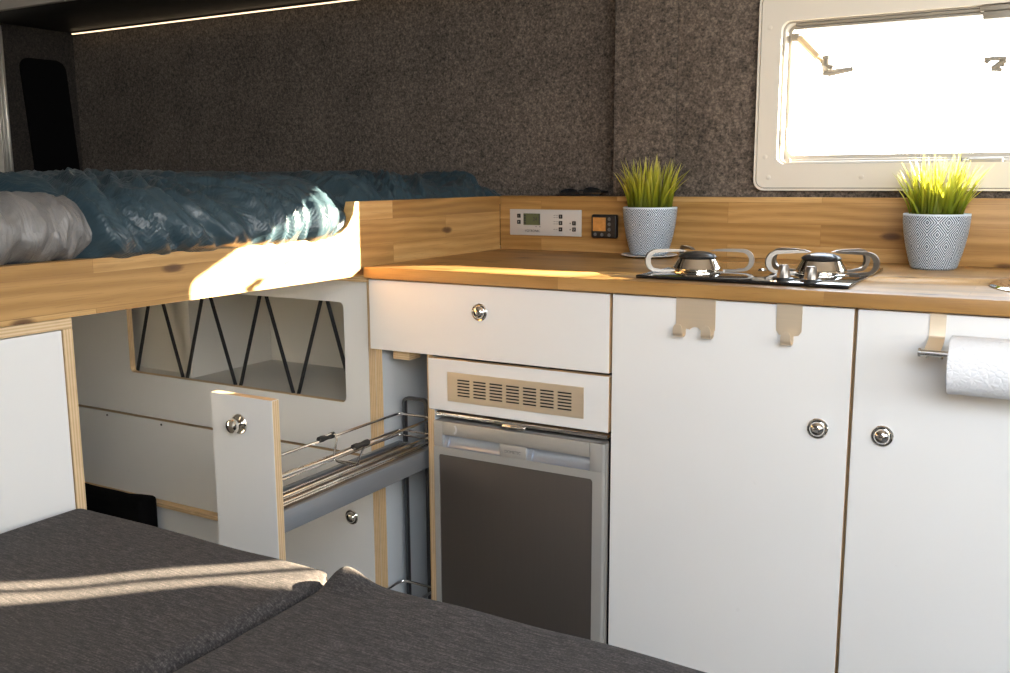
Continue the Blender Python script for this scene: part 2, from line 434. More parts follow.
# ------------------------------------------------------------------ the setting
def room():
    struct(MB().box(-1.82, 2.8, -1.86, 0.72, -0.04, 0.0).build('floor', M['floor']))
    struct(MB().box(-1.82, 2.8, -1.86, 0.72, 1.95, 1.99).build('ceiling', M['ceil']))
    # kitchen wall, felt lined: deeper behind the bed, nearer behind the worktop
    struct(MB().box(-1.81, 0.2970, 0.65, 0.70, 0.0, 1.95).build('wall_back_left', M['felt']))
    w = MB()
    w.box(0.2975, 0.4525, 0.57, 0.70, 0.0, 1.95, 0.004)
    w.box(0.4535, 0.689, 0.57, 0.62, 0.0, 1.95, 0.0008)
    w.box(0.40, 0.50, 0.60, 0.625, 0.0, 1.95)
    w.box(0.689, 1.311, 0.57, 0.62, 0.0, 1.098)
    w.box(0.689, 1.311, 0.57, 0.62, 1.407, 1.95)
    w.box(1.311, 1.880, 0.57, 0.62, 0.0, 1.95)
    w.box(1.880, 2.300, 0.57, 0.62, 0.0, 0.95)
    w.box(1.880, 2.300, 0.57, 0.62, 1.60, 1.95)
    w.box(2.300, 2.75, 0.57, 0.62, 0.0, 1.95)
    struct(w.build('wall_back_right', M['felt']))
    struct(MB().box(-1.81, -1.76, -1.80, 0.70, 0.0, 1.95).build('wall_left', M['felt_dim']))
    # right wall with an unseen window, added to light the bed side
    w = MB(); w.box(2.75, 2.80, -1.80, -1.62, 0.0, 1.95); w.box(2.75, 2.80, -0.72, 0.62, 0.0, 1.95)
    w.box(2.75, 2.80, -1.62, -0.72, 0.0, 1.02); w.box(2.75, 2.80, -1.62, -0.72, 1.62, 1.95)
    struct(w.build('wall_right', M['wallwhite']))
    d = bpy.data.objects.new('added_side_window', None); COL.objects.link(d); d.location = (2.75, -1.17, 1.02); struct(d)
    MB().ring(rrect(-1.66, -0.68, 0.98, 1.66, 0.03), rrect(-1.615, -0.725, 1.025, 1.615, 0.02), 'yz', 2.735, 2.7495).build('window_frame', M['cream'], d)
    MB().box(2.775, 2.779, -1.6195, -0.7205, 1.0205, 1.6195).build('pane', M['acrylic'], d)
    # front wall with an unseen opening, added high up to light the fronts
    w = MB()
    w.box(-1.81, 1.10, -1.85, -1.80, 0.0, 1.95); w.box(2.70, 2.80, -1.85, -1.80, 0.0, 1.95)
    w.box(1.10, 2.70, -1.85, -1.80, 1.90, 1.95); w.box(1.10, 2.70, -1.85, -1.80, 0.0, 1.26)
    struct(w.build('wall_front', M['wallwhite']))
    d = bpy.data.objects.new('daylight_opening', None); COL.objects.link(d); d.location = (1.35, -1.80, 0.0); struct(d)
    o, i = rrect(1.06, 2.74, 1.22, 1.94, 0.01), rrect(1.105, 2.695, 1.265, 1.895, 0.06)
    MB().ring(o, i, 'xz', -1.80, -1.785).build('opening_frame', M['cream'], d)
    # blacked out window and aluminium post at the far end of the bed
    d = bpy.data.objects.new('window_3', None); COL.objects.link(d); d.location = (-1.76, 0.52, 1.05); struct(d)
    poly = [(y + (0.03 * (1.47 - z) / 0.42), z) for (y, z) in rrect(0.440, 0.607, 1.0, 1.475, 0.035)]
    MB().prism(poly, 'yz', -1.7605, -1.752).build('blackout_blind', M['blackcloth'], d)
    w = MB(); w.box(-1.7595, -1.745, 0.02, 0.35, 0.99, 1.565, 0.002)
    o = struct(w.build('trim_1', M['cream']))
    w = MB(); w.box(-1.7595, -1.752, 0.352, 0.383, 0.99, 1.565, 0.001)
    for y in (0.354, 0.364, 0.377): w.box(-1.753, -1.744, y, y + 0.005, 0.99, 1.565, 0.001)
    w.lathe([(0, 0.0), (0.003, 0.0), (0.002, 0.002), (0, 0.002)], (-1.752, 0.3735, 1.128), 'x', 10)
    struct(w.build('trim_2', M['aluminium']))
room()

def window_one():
    W = bpy.data.objects.new('window_1', None); COL.objects.link(W); W.location = (0.975, 0.57, 1.047); struct(W)
    x0, x1, z0, z1 = 0.700, 1.300, 1.110, 1.395
    fo = rrect(0.640, 1.360, 1.048, 1.462, 0.022); fi = rrect(x0, x1, z0, z1, 0.014)
    b = MB()
    b.ring(fo, rrect(0.6445, 1.3555, 1.0525, 1.4575, 0.019), 'xz', 0.552, 0.570)
    b.ring(rrect(0.646, 1.354, 1.054, 1.456, 0.018), rrect(x0 - 0.012, x1 + 0.012, z0 - 0.006, z1 + 0.006, 0.018), 'xz', 0.554, 0.570)
    rv = MB()
    rv.ring(rrect(x0 - 0.011, x1 + 0.011, z0 - 0.011, z1 + 0.011, 0.020), rrect(x0 - 0.007, x1 + 0.007, z0 - 0.003, z1 + 0.003, 0.016), 'xz', 0.570, 0.600)
    rv.ring(rrect(x0 - 0.010, x1 + 0.010, z0 - 0.010, z1 + 0.010, 0.020), rrect(x0, x1, 1.1235, z1, 0.014), 'xz', 0.600, 0.622)
    for (sx, sz) in ((0.663, 1.12), (0.663, 1.39), (0.672, 1.076), (0.865, 1.076), (1.06, 1.076), (1.338, 1.25)):
        b.lathe([(0.0052, 0.0), (0.0052, -0.0012), (0.004, -0.0018), (0, -0.0018)], (sx, 0.554, sz), 'y', 14)
    b.build('window_frame', M['cream'], W)
    rv.build('reveal', M['reveal'], W)
    MB().box(x0 - 0.003, x1 + 0.003, 0.607, 0.611, z0 - 0.003, z1 + 0.003, 0.001).build('pane', M['acrylic'], W)
    b = MB(); b.box(x0 + 0.003, 1.047, 0.576, 0.590, 1.1040, 1.1100, 0.003); b.box(x0 + 0.001, 1.047, 0.588, 0.5995, 1.1075, 1.1150, 0.002)
    b.box(1.049, 1.249, 0.576, 0.590, 1.1040, 1.1100, 0.003); b.box(1.049, 1.249, 0.588, 0.5995, 1.1075, 1.1150, 0.002)
    b.tube([(0.709, 0.571, 1.112), (0.709, 0.567, 1.112)], 0.0055, 12)
    b.build('blind_rail', M['reveal'], W)
    b = MB(); b.box(x0 + 0.012, 1.249, 0.572, 0.600, 1.3905, 1.3975, 0.002); b.box(x0 + 0.010, 1.249, 0.572, 0.590, 1.3850, 1.3890, 0.001)
    b.build('screen_rail', M['greyplastic'], W)
    # catches
    b = MB(); b.box(1.062, 1.125, 0.556, 0.574, 1.101, 1.1125, 0.004, 3); b.prism([(1.065, 1.101), (1.122, 1.101), (1.110, 1.0935), (1.077, 1.0935)], 'xz', 0.558, 0.566)
    b.build('blind_catch', M['reveal'], W)
    b = MB(); b.box(1.064, 1.132, 0.558, 0.586, 1.389, 1.3995, 0.002); b.box(1.070, 1.128, 0.556, 0.572, 1.374, 1.388, 0.002)
    b.build('screen_catch', M['greyplastic'], W)
    MB().box(0.7005, 0.7035, 0.574, 0.584, 1.146, 1.183, 0.001).build('side_catch', M['greyplastic'], W)
    # stays that hold the pane open
    def stay(sx, cx):
        f = lambda x: cx + (x - cx) * sx
        def P(x, y, z): return (f(x), y, z)
        s = MB(); xa, xb = sorted((f(0.7005), f(0.719))); s.box(xa, xb, 0.586, 0.602, 1.363, 1.379, 0.002)
        o = s.build('stay_arm', M['greyplastic'], W)
        t = MB(); t.tube([P(0.716, 0.593, 1.370), P(0.757, 0.593, 1.327)], 0.0082, 10); t.tube([P(0.755, 0.593, 1.329), P(0.776, 0.593, 1.308)], 0.0042, 8)
        t.build('stay_tube', M['armbeige'], o)
        k = MB(); k.tube([P(0.774, 0.585, 1.315), P(0.774, 0.604, 1.300)], 0.0090, 10)
        k.lathe([(0, 0.0), (0.0105, 0.0), (0.0075, 0.006), (0.006, 0.016), (0, 0.016)], P(0.776, 0.586, 1.309), 'z', 12)
        k.lathe([(0, 0.0), (0.0095, 0.0), (0.0085, 0.006), (0, 0.007)], P(0.776, 0.586, 1.322), 'z', 12)
        k.tube([P(0.778, 0.588, 1.308), P(0.790, 0.588, 1.303)], 0.0055, 8)
        k.build('clamp_screw', M['greyplastic'], o)
        c = MB(); c.tube([P(0.768, 0.599, 1.296), P(0.782, 0.600, 1.294), P(0.805, 0.601, 1.297), P(0.828, 0.602, 1.300)], 0.006, 10, radii=[0.0065, 0.0075, 0.0062, 0.0050])
        c.build('pane_bracket', M['greyplastic'], o)
    stay(1, 0.9625)
    k = MB(); k.box(1.0755, 1.1160, 0.586, 0.603, 1.2995, 1.3065, 0.002)
    k.tube([(1.0780, 0.594, 1.3010), (1.0840, 0.594, 1.2960)], 0.0045, 8); k.tube([(1.1130, 0.595, 1.3000), (1.1000, 0.595, 1.2900), (1.0900, 0.595, 1.2830)], 0.0060, 8)
    k.tube([(1.0900, 0.595, 1.2835), (1.1020, 0.595, 1.2825), (1.1080, 0.595, 1.2800)], 0.0042, 8); k.tube([(1.1040, 0.595, 1.2920), (1.1120, 0.595, 1.2895)], 0.0042, 8)
    k.build('pane_latch', M['greyplastic'], W)
    MB().tube([(0.828, 0.602, 1.3005), (1.097, 0.602, 1.3005)], 0.0016, 6).build('tension_wire', M['wire'], W)
    # unseen slim window, added with slanted curtain masks that streak sun across the cushion
    W2 = bpy.data.objects.new('streak_window', None); COL.objects.link(W2); W2.location = (2.08, 0.57, 0.95); struct(W2)
    MB().ring(rrect(1.85, 2.33, 0.92, 1.63, 0.02), rrect(1.881, 2.299, 0.951, 1.599, 0.008), 'xz', 0.556, 0.5695).build('window_frame', M['cream'], W2)
    e1 = lambda z: 1.996 + 0.31 * (z - 1.203)
    e2 = lambda z: 2.091 + 0.41 * (z - 1.231)
    e3 = lambda z: 2.051 + 0.20 * (z - 1.218)
    za, zb = 0.9515, 1.5985
    MB().prism([(1.8815, za), (e1(za), za), (e1(zb), zb), (1.8815, zb)], 'xz', 0.598, 0.602).build('streak_mask', M['greyplastic'], W2)
    MB().prism([(2.2985, za), (2.2985, zb), (e2(zb), zb), (2.093, 1.2360), (2.128, 1.2240), (2.128, za)], 'xz', 0.598, 0.602).build('streak_mask', M['greyplastic'], W2)
    MB().prism([(e3(za) - 0.0065, za), (e3(za) + 0.0065, za), (e3(zb) + 0.0065, zb), (e3(zb) - 0.0065, zb)], 'xz', 0.598, 0.602).build('streak_bar', M['greyplastic'], W2)
    MB().box(1.8815, 2.2985, 0.612, 0.615, 0.9515, 1.5985).build('pane', M['acrylic'], W2)
window_one()

# ------------------------------------------------------------------ over the bed
c = thing('overhead_cabinet', 'beige overhead cabinet above the bed with dark underside', 'cabinet', (-0.8, 0.43, 1.57))
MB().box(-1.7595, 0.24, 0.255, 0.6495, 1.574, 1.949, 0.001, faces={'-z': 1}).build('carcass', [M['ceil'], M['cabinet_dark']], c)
MB().box(-1.7595, -0.76, 0.238, 0.2545, 1.572, 1.948, 0.003).build('flap_door', M['ceil'], c)
MB().box(-0.757, 0.24, 0.238, 0.2545, 1.572, 1.948, 0.003).build('flap_door', M['ceil'], c)
c = thing('strip_light', 'thin glowing strip light under the cabinet over the bed', 'light', (-0.8, 0.63, 1.565))
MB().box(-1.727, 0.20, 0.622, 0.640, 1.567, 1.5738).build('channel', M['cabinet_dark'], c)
MB().box(-1.725, 0.198, 0.6200, 0.6260, 1.5638, 1.5672, 0.0008).build('diffuser', M['led'], c)

# ------------------------------------------------------------------ bed
NOTCH = [(-0.136, 0.9640), (-0.112, 0.9650), (-0.093, 0.9680), (-0.074, 0.9735), (-0.058, 0.9830), (-0.047, 0.9945), (-0.039, 1.009), (-0.033, 1.024), (-0.030, 1.0325)]
poly = [(-1.79, 0.8825), (0.5440, 0.8825), (0.5440, 1.0325)] + list(reversed(NOTCH)) + [(-1.79, 0.9635)]
b = MB(); b.prism(poly, 'yz', -0.024, 0.0)
tag(b.build('bed_side_board', M['oak_board'], angle=20), 'long oak side board of the bed, stepping up beside the worktop', 'board')
c = thing('bed', 'dark mattress on a platform under the blue sleeping bag', 'bed', (-0.9, -0.55, 0.8825))
MB().box(-1.755, -0.026, -1.78, 0.645, 0.8825, 0.9, 0.001).build('platform', M['white'], c)
MB().box(-1.75, -0.030, -1.77, 0.640, 0.9005, 0.972, 0.02, 3).build('mattress', M['mattress'], c)
b = MB(); b.box(-0.0235, 0.2970, 0.571, 0.6485, 1.0120, 1.0320, 0.001)
tag(b.build('ledge_shelf', M['oak_splash']), 'narrow oak ledge behind the control panel under the dark glasses', 'shelf')

def duvet():
    b = MB(); bm = b.bm; uvl = bm.loops.layers.uv.verify()
    prof = [(-0.030, 0.950), (-0.010, 0.957), (0.003, 0.968), (0.010, 0.984), (0.011, 1.002), (0.005, 1.020), (-0.010, 1.037), (-0.035, 1.052), (-0.075, 1.063), (-0.14, 1.071), (-0.26, 1.076), (-0.5, 1.080), (-0.9, 1.083), (-1.3, 1.080), (-1.6, 1.070), (-1.70, 1.045), (-1.735, 1.0)]
    # resample by arc length, denser near the front
    P = [Vector((p[0], 0, p[1])) for p in prof]; L = [0.0]
    for i in range(1, len(P)): L.append(L[-1] + (P[i] - P[i - 1]).length)
    def at(s):
        for i in range(1, len(P)):
            if s <= L[i]: return P[i - 1].lerp(P[i], (s - L[i - 1]) / (L[i] - L[i - 1]))
        return P[-1]
    S = [0.30 * k / 70 for k in range(70)] + [0.30 + (L[-1] - 0.30) * (k / 70) ** 1.3 for k in range(71)]
    NY = 420; y0, y1 = -1.55, 0.640
    grid = []
    for j in range(NY + 1):
        y = y0 + (y1 - y0) * j / NY; row = []
        for s in S:
            p = at(s); x, z = p.x, p.z
            f = 1 - sst(0.10, 0.9, s)                 # front face weight
            # left of the pillow the cover lies back
            back = 1 - sst(-0.705, -0.630, y)
            x -= 0.26 * back * sst(-0.4, 0.02, x) ; z += 0.014 * back * sst(1.03, 1.07, z)
            # right end rounds off inside the notch of the board, then runs lower behind it
            e = sst(-0.125, -0.035, y)
            x -= (0.035 + 0.0) * e * sst(-0.15, 0.0, x)
            z -= 0.014 * sst(-0.20, -0.06, y) * (1 - sst(-0.02, 0.10, y)) * f * sst(0.98, 1.05, z)
            dip = math.exp(-((y - 0.01) / 0.030) ** 2)
            z -= 0.022 * dip * f
            end = sst(0.56, 0.645, y); z -= 0.024 * end * sst(0.99, 1.06, z) * (1 - sst(-0.25, -0.02, x) * 0.0)
            if y > -0.02: z = max(z, 0.975)
            # long soft folds that run up the front face and fan over the top
            q = y * 1.0 + 0.45 * x + 0.10 * noise.noise((y * 4, s * 5, 1.7))
            r1 = noise.noise((q * 15.0, s * 2.2, 0.3)); r2 = noise.noise((q * 34.0 + 0.5 * s * 20, s * 4.5, 5.1)); r3 = noise.noise((y * 9 + x * 12, x * 12 - y * 3, 9.4))
            r4 = noise.noise((q * 7.5 + 3.0, s * 3.5, 2.2)); r5 = noise.noise((y * 26 - x * 30, s * 16, 4.4))
            fold = 0.014 * (1 - 3 * abs(r1)) + 0.010 * (1 - 3 * abs(r2)) + 0.005 * r3 + 0.014 * r4 + 0.0045 * (1 - 3 * abs(r5))
            quilt = -0.010 * math.exp(-((((y + 0.42) / 0.46) % 1.0 - 0.5) / 0.035) ** 2)
            w = sst(0.0, 0.05, s)
            amp = (fold + quilt) * w * (0.55 + 0.45 * f)
            nx = 0.8 * f * sst(0.20, 0.05, s); nz = 1 - 0.6 * nx
            if y > -0.04: nx *= 0.1
            row.append(bm.verts.new((x + amp * nx, y, z + amp * nz * (0.35 + 0.65 * sst(0.03, 0.12, s)))))
        grid.append(row)
    for j in range(NY):
        for i in range(len(S) - 1):
            f = bm.faces.new((grid[j][i], grid[j][i + 1], grid[j + 1][i + 1], grid[j + 1][i]))
            for l, (jj, ii) in zip(f.loops, ((j, i), (j, i + 1), (j + 1, i + 1), (j + 1, i))):
                l[uvl].uv = ((y1 - y0) * jj / NY, S[ii])
    o = b.build('sleeping_bag', M['duvet'], angle=180)
    s = o.modifiers.new('t', 'SOLIDIFY'); s.thickness = 0.004; s.offset = -1
    return tag(o, 'crumpled petrol blue quilted sleeping bag spread over the bed', 'sleeping bag')
duvet()

def pillow():
    b = MB(); bm = b.bm; uvl = bm.loops.layers.uv.verify()
    NU, NV = 150, 90; c = Vector((-0.122, -0.975, 1.007)); h = Vector((0.132, 0.360, 0.055))
    def sp(v, e): return math.copysign(abs(v) ** e, v)
    g = []
    for i in range(NU + 1):
        th = PI * i / NU; row = []
        for j in range(NV):
            ph = 2 * PI * j / NV
            a = sp(math.sin(th), 0.20); y = -sp(math.cos(th), 0.50)
            x = a * sp(math.cos(ph), 0.75); z = a * sp(math.sin(ph), 0.80)
            p = Vector((c.x + h.x * x, c.y + h.y * y, c.z + h.z * z))
            n = Vector((x / h.x, 0.2 * y / h.y, z / h.z)).normalized()
            q = p.y + 0.25 * p.x
            w = 0.0065 * (1 - 3 * abs(noise.noise((q * 20 + p.z * 8, p.x * 5, p.z * 11)))) + 0.0045 * (1 - 3 * abs(noise.noise((q * 42 - p.z * 14, p.z * 15, 3.3)))) + 0.005 * noise.noise((p.y * 8, p.x * 8, p.z * 14))
            row.append(bm.verts.new(p + n * (w - 0.002) * min(1, 3 * math.sin(th))))
        g.append(row)
    for i in range(NU):
        for j in range(NV):
            k = (j + 1) % NV
            f = bm.faces.new((g[i][j], g[i][k], g[i + 1][k], g[i + 1][j]))
            for l, (ii, jj) in zip(f.loops, ((i, j), (i, j + 1), (i + 1, j + 1), (i + 1, j))): l[uvl].uv = (0.7 * ii / NU, 0.4 * jj / NV)
    bmesh.ops.remove_doubles(bm, verts=g[0] + g[-1], dist=1e-5)
    return tag(b.build('pillow', M['pillow'], angle=180), 'shiny silver grey pillow lying on the board edge before the blue sleeping bag', 'pillow')
pillow()

# ------------------------------------------------------------------ cabinets
def push_knob(x, y, z, parent, name='push_knob', out=False):
    """round chrome push button catch; `out` is popped out as a pull"""
    b = MB()
    b.lathe([(0.0172, 0.0), (0.0172, -0.0020), (0.0160, -0.0034), (0.0142, -0.0030), (0.0136, -0.0012), (0, -0.0012)], (x, y, z), 'y', 40, cap=False)
    o = b.build(name, M['chrome'], parent)
    b = MB()
    if out: b.lathe([(0.0062, 0.0), (0.0066, -0.007), (0.0088, -0.009), (0.0120, -0.0125), (0.0128, -0.0165), (0.0112, -0.0205), (0.006, -0.0228), (0, -0.0234)], (x, y, z), 'y', 36)
    else: b.lathe([(0.0132, 0.0), (0.0132, -0.0020), (0.0126, -0.0052), (0.0102, -0.0092), (0.0060, -0.0118), (0, -0.0126)], (x, y, z), 'y', 36)
    b.build('button', M['chrome'], o)
    return o
FACE_Y = {'-x': 1, '+x': 1, '-z': 1, '+z': 1}       # laminate faces, ply on the four edges
def front(x0, x1, z0, z1, y0=0.0, t=0.0165): return MB().box(x0, x1, y0, y0 + t, z0, z1, 0.0007, 1, faces=FACE_Y)

# drawer unit over the larder and the fridge
c = thing('drawer_unit', 'wide white drawer unit below the oak worktop, above larder and fridge', 'drawer', (0.275, 0.0, 0.727))
b = MB(); b.box(0.0215, 0.545, 0.0175, 0.50, 0.7275, 0.7345); b.box(0.0215, 0.545, 0.0175, 0.035, 0.862, 0.8755)
b.build('rail', M['ply_z'], c)
d = front(0.0050, 0.5460, 0.7285, 0.8735).build('drawer', [M['white'], M['ply_y']], c)
push_knob(0.2735, 0.0, 0.8225, d)
MB().box(0.050, 0.535, 0.020, 0.46, 0.745, 0.855).build('drawer_box', M['interior'], c)

# larder niche
c = thing('larder_cabinet', 'narrow open white niche that the pull-out larder slides into', 'cabinet', (0.078, 0.018, 0.0))
MB().box(0.0035, 0.0210, 0.0180, 0.53, 0.0, 0.8755, faces={'-y': 1}).build('side_panel', [M['carcass'], M['ply_x']], c)
b = MB(); b.box(0.1350, 0.1500, 0.0180, 0.53, 0.0, 0.7270, faces={'-y': 1}); b.box(0.1505, 0.1635, 0.0010, 0.53, 0.0, 0.6165, faces={'-y': 1})
b.build('divider', [M['carcass'], M['ply_x']], c)
MB().box(0.0215, 0.1345, 0.50, 0.515, 0.0, 0.727).build('back_panel', M['carcass'], c)
MB().box(0.0215, 0.1345, 0.02, 0.50, 0.0, 0.015).build('bottom_panel', M['carcass'], c)
MB().box(0.0490, 0.0900, 0.0190, 0.06, 0.7075, 0.7270, 0.001).build('stop_block', M['ply_z'], c)

def larder():
    c = thing('pullout_larder', 'tall white pull-out larder slid forward on wire basket rails', 'larder', (0.079, -0.2, 0.02))
    f = MB().box(0.0025, 0.1425, -0.4350, -0.4180, 0.09, 0.7220, 0.0008, 1, faces=FACE_Y).build('front', [M['white'], M['ply_y']], c)
    push_knob(0.0680, -0.4352, 0.6745, f, 'pull_knob', True)
    xl, xr, ya, yb = 0.0260, 0.1240, -0.4170, 0.0620
    def basket(z):
        t = MB()
        t.box(xr - 0.0035, xr, ya, yb, z, z + 0.0375, 0.001); t.box(xl, xl + 0.0035, ya, yb, z, z + 0.0375, 0.001)
        t.box(xl + 0.003, xr - 0.003, yb - 0.004, yb, z, z + 0.0375, 0.001); t.box(xr - 0.010, xr - 0.0005, ya, yb, z + 0.0365, z + 0.0385, 0.0005)
        t.box(xl + 0.0005, xl + 0.010, ya, yb, z + 0.0365, z + 0.0385, 0.0005)
        o = t.build('basket', M['rail'], c)
        MB().box(xl + 0.0036, xr - 0.0036, ya, yb - 0.0042, z + 0.026, z + 0.030).build('tray_mat', mat_ribs, o)
        w = MB()
        def loop(zz, r):
            pts = []
            k = 0.012
            def arc(cx, cy, a0):
                for q in range(6):
                    a = math.radians(a0 + 90 * q / 5); pts.append((cx + k * math.cos(a), cy + k * math.sin(a), zz))
            pts.append((xr - 0.003, ya + 0.001, z + 0.036)); pts.append((xr - 0.003, ya + 0.001, zz - 0.010)); pts.append((xr - 0.003, ya + 0.004, zz - 0.003)); pts.append((xr - 0.003, ya + 0.011, zz))
            arc(xr - 0.003 - k, yb - 0.003 - k, 0); arc(xl + 0.003 + k, yb - 0.003 - k, 90)
            pts.append((xl + 0.003, ya + 0.011, zz)); pts.append((xl + 0.003, ya + 0.004, zz - 0.003)); pts.append((xl + 0.003, ya + 0.001, zz - 0.010)); pts.append((xl + 0.003, ya + 0.001, z + 0.036))
            w.tube(pts, r, 8)
        loop(z + 0.1000, 0.0029)
        for zz in (z + 0.0640, z + 0.0530):
            k = 0.010; pts = [(xr - 0.003, ya, zz)]
            for (cx, cy, a0) in ((xr - 0.003 - k, yb - 0.003 - k, 0), (xl + 0.003 + k, yb - 0.003 - k, 90)):
                for q in range(6):
                    a = math.radians(a0 + 90 * q / 5); pts.append((cx + k * math.cos(a), cy + k * math.sin(a), zz))
            pts.append((xl + 0.003, ya, zz)); w.tube(pts, 0.0021, 8)
        for k in range(1, 4): w.tube([(xl + (xr - xl) * k / 4, ya, z + 0.0375), (xl + (xr - xl) * k / 4, yb - 0.002, z + 0.0375)], 0.0018, 8)
        w.build('wire_rails', M['wire'], o)
        return o
    bk = basket(0.4800); basket(0.100)
    # bent wire dividers clipped over the top rail
    def divider(y, xc):
        s = 1 if xc < 0.08 else -1
        w = MB(); zt = 0.5830
        w.tube([(xc, y - 0.016, zt + 0.003), (xc + s * 0.002, y + 0.010, zt + 0.004), (xc + s * 0.005, y + 0.019, zt + 0.001), (xc + s * 0.008, y + 0.021, zt - 0.008), (xc + s * 0.010, y + 0.014, zt - 0.022), (xc + s * 0.012, y + 0.006, zt - 0.036), (xc + s * 0.016, y + 0.004, zt - 0.043), (xc + s * 0.024, y + 0.005, zt - 0.0455), (xc + s * 0.070, y + 0.012, zt - 0.0455)], 0.0020, 8)
        o = w.build('wire_divider', M['wire'], c)
        w = MB(); w.tube([(xc, y - 0.022, zt), (xc, y - 0.014, zt), (xc, y, zt), (xc, y + 0.014, zt), (xc, y + 0.022, zt)], 0.004, 8, radii=[0.0062, 0.0068, 0.0048, 0.0068, 0.0062])
        w.build('clip', M['black'], o)
    divider(-0.175, xl + 0.003); divider(-0.185, xr - 0.003)
    # upright carrier frame
    p = []
    for q in range(7):
        a = PI * (1 - q / 12); p.append((0.050 + 0.010 * math.cos(a), 0.068, 0.604 + 0.010 * math.sin(a)))
    for q in range(7):
        a = PI / 2 * (1 - q / 6); p.append((0.087 + 0.010 * math.cos(a), 0.068, 0.604 + 0.010 * math.sin(a)))
    p = [(0.040, 0.068, 0.03)] + p + [(0.097, 0.068, 0.03)]
    b = MB(); b.ribbon(p, (0, 1, 0), 0.010, 0.006)
    b.build('carrier_frame', M['darksteel'], c)
def ribs():
    t = NT('brown ribbed mat'); o = t.xyz(t.obj()); s = t.math('SINE', t.math('MULTIPLY', o[1], 2 * PI / 0.006))
    t.set(Base_Color=t.ramp(t.math('MULTIPLY_ADD', s, 0.5, 0.5), [(0.1, (0.10, 0.075, 0.055)), (0.8, (0.30, 0.235, 0.18))]), Roughness=0.5); return t.m
mat_ribs = ribs()
larder()

# storage cupboard under the bed, running on from the kitchen
def storage():
    c = thing('storage_cupboard', 'long white cupboard under the bed with cord-laced opening', 'cupboard', (-0.85, 0.02, 0.0))
    o = rrect(-1.745, -0.0145, 0.4895, 0.8655, 0.0008); i = rrect(-0.7765, -0.0790, 0.5990, 0.8185, 0.012)
    MB().ring(o, i, 'xz', 0.0180, 0.0340, mi=0, mi_in=1, mi_out=1).build('front_panel', [M['white'], M['ply_y']], c)
    e = MB().box(-0.3370, -0.0145, 0.0180, 0.0340, 0.0800, 0.4835, 0.0007, 1, faces=FACE_Y).build('door', [M['white'], M['ply_y']], c)
    push_knob(-0.0740, 0.0180, 0.3410, e)
    d = MB().box(-1.745, -0.3400, 0.0180, 0.0340, 0.2755, 0.4835, 0.0007, 1, faces=FACE_Y).build('flap_door', [M['white'], M['ply_y']], c)
    for x in (-0.880, -0.675): MB().lathe([(0, 0.0), (0.0028, 0.0), (0.0028, -0.0010), (0, -0.0010)], (x, 0.0180, 0.474), 'y', 12).build('hinge_screw', M['black'], d)
    MB().box(-0.0135, 0.0030, 0.0180, 0.53, 0.0, 0.8655, faces={'-y': 1}).build('side_panel', [M['interior'], M['ply_x']], c)
    MB().box(-1.745, -0.0005, 0.0040, 0.0300, 0.8665, 0.8815, 0.0006, 1).build('top_strip', M['ply_z'], c)
    MB().box(-1.745, -0.0140, 0.0345, 0.315, 0.580, 0.5985).build('shelf', M['interior'], c)
    MB().box(-0.597, -0.580, 0.0420, 0.315, 0.5985, 0.8655).build('partition', M['interior'], c)
    MB().box(-1.745, -0.0140, 0.3155, 0.33, 0.0, 0.8655).build('back_panel', M['interior'], c)
    MB().box(-1.0, -0.598, 0.0750, 0.090, 0.5985, 0.8655).build('inner_panel', M['interior'], c)
    MB().box(-1.745, -0.0140, 0.0345, 0.06, 0.4800, 0.4925).build('gap_shade', M['dark'], c)  # near-black strip drawn for the shade inside the panel gap
    MB().box(-1.745, -0.3400, 0.0020, 0.0340, 0.2625, 0.2740, 0.0006, 1).build('bottom_strip', M['ply_z'], c)
    MB().box(-1.745, -0.3400, 0.0180, 0.0330, 0.0, 0.2620).build('plinth', M['white'], c)
    y = 0.0365; zb, zt = 0.5960, 0.8215
    px = [(-0.7650, zb), (-0.690, zt), (-0.667, zt), (-0.5975, zb), (-0.5845, zb), (-0.509, zt), (-0.494, zt), (-0.4195, zb), (-0.4045, zb), (-0.327, zt), (-0.311, zt), (-0.2385, zb), (-0.2245, zb), (-0.146, zt), (-0.131, zt), (-0.0620, zb)]
    b = MB()
    px = [(x - 0.009, z) for x, z in px]
    for k in range(0, len(px) - 1, 2):
        (x0, z0), (x1, z1) = px[k], px[k + 1]
        b.tube([(x0, y, z0), (x1, y, z1)], 0.0042, 8)
    for k in range(1, len(px) - 1, 2):
        (x0, z0), (x1, z1) = px[k], px[k + 1]
        b.tube([(x0, y, z0), (x0, y + 0.004, z0 + (0.006 if z0 > 0.7 else -0.006) * 0.3), (x1, y, z1)], 0.0035, 8)
    b.build('elastic_cord', M['elastic'], c)
storage()

# cabinet under the left end of the bed
c = thing('side_cabinet', 'white cabinet with plywood edges under the bed board, behind the sunlit cushion', 'cabinet', (-0.25, -1.2, 0.0))
MB().box(-0.60, -0.0010, -1.78, -0.6840, 0.8665, 0.8815, 0.0006, 1).build('top_panel', M['ply_z'], c)
MB().box(-0.60, -0.0010, -0.7000, -0.6840, 0.0, 0.8660, 0.0006, 1, faces={'+y': 1}).build('side_panel', [M['ply_y'], M['interior']], c)
MB().box(-0.0180, -0.0020, -1.78, -0.7015, 0.02, 0.8650, 0.0006, 1).build('door', M['white'], c)

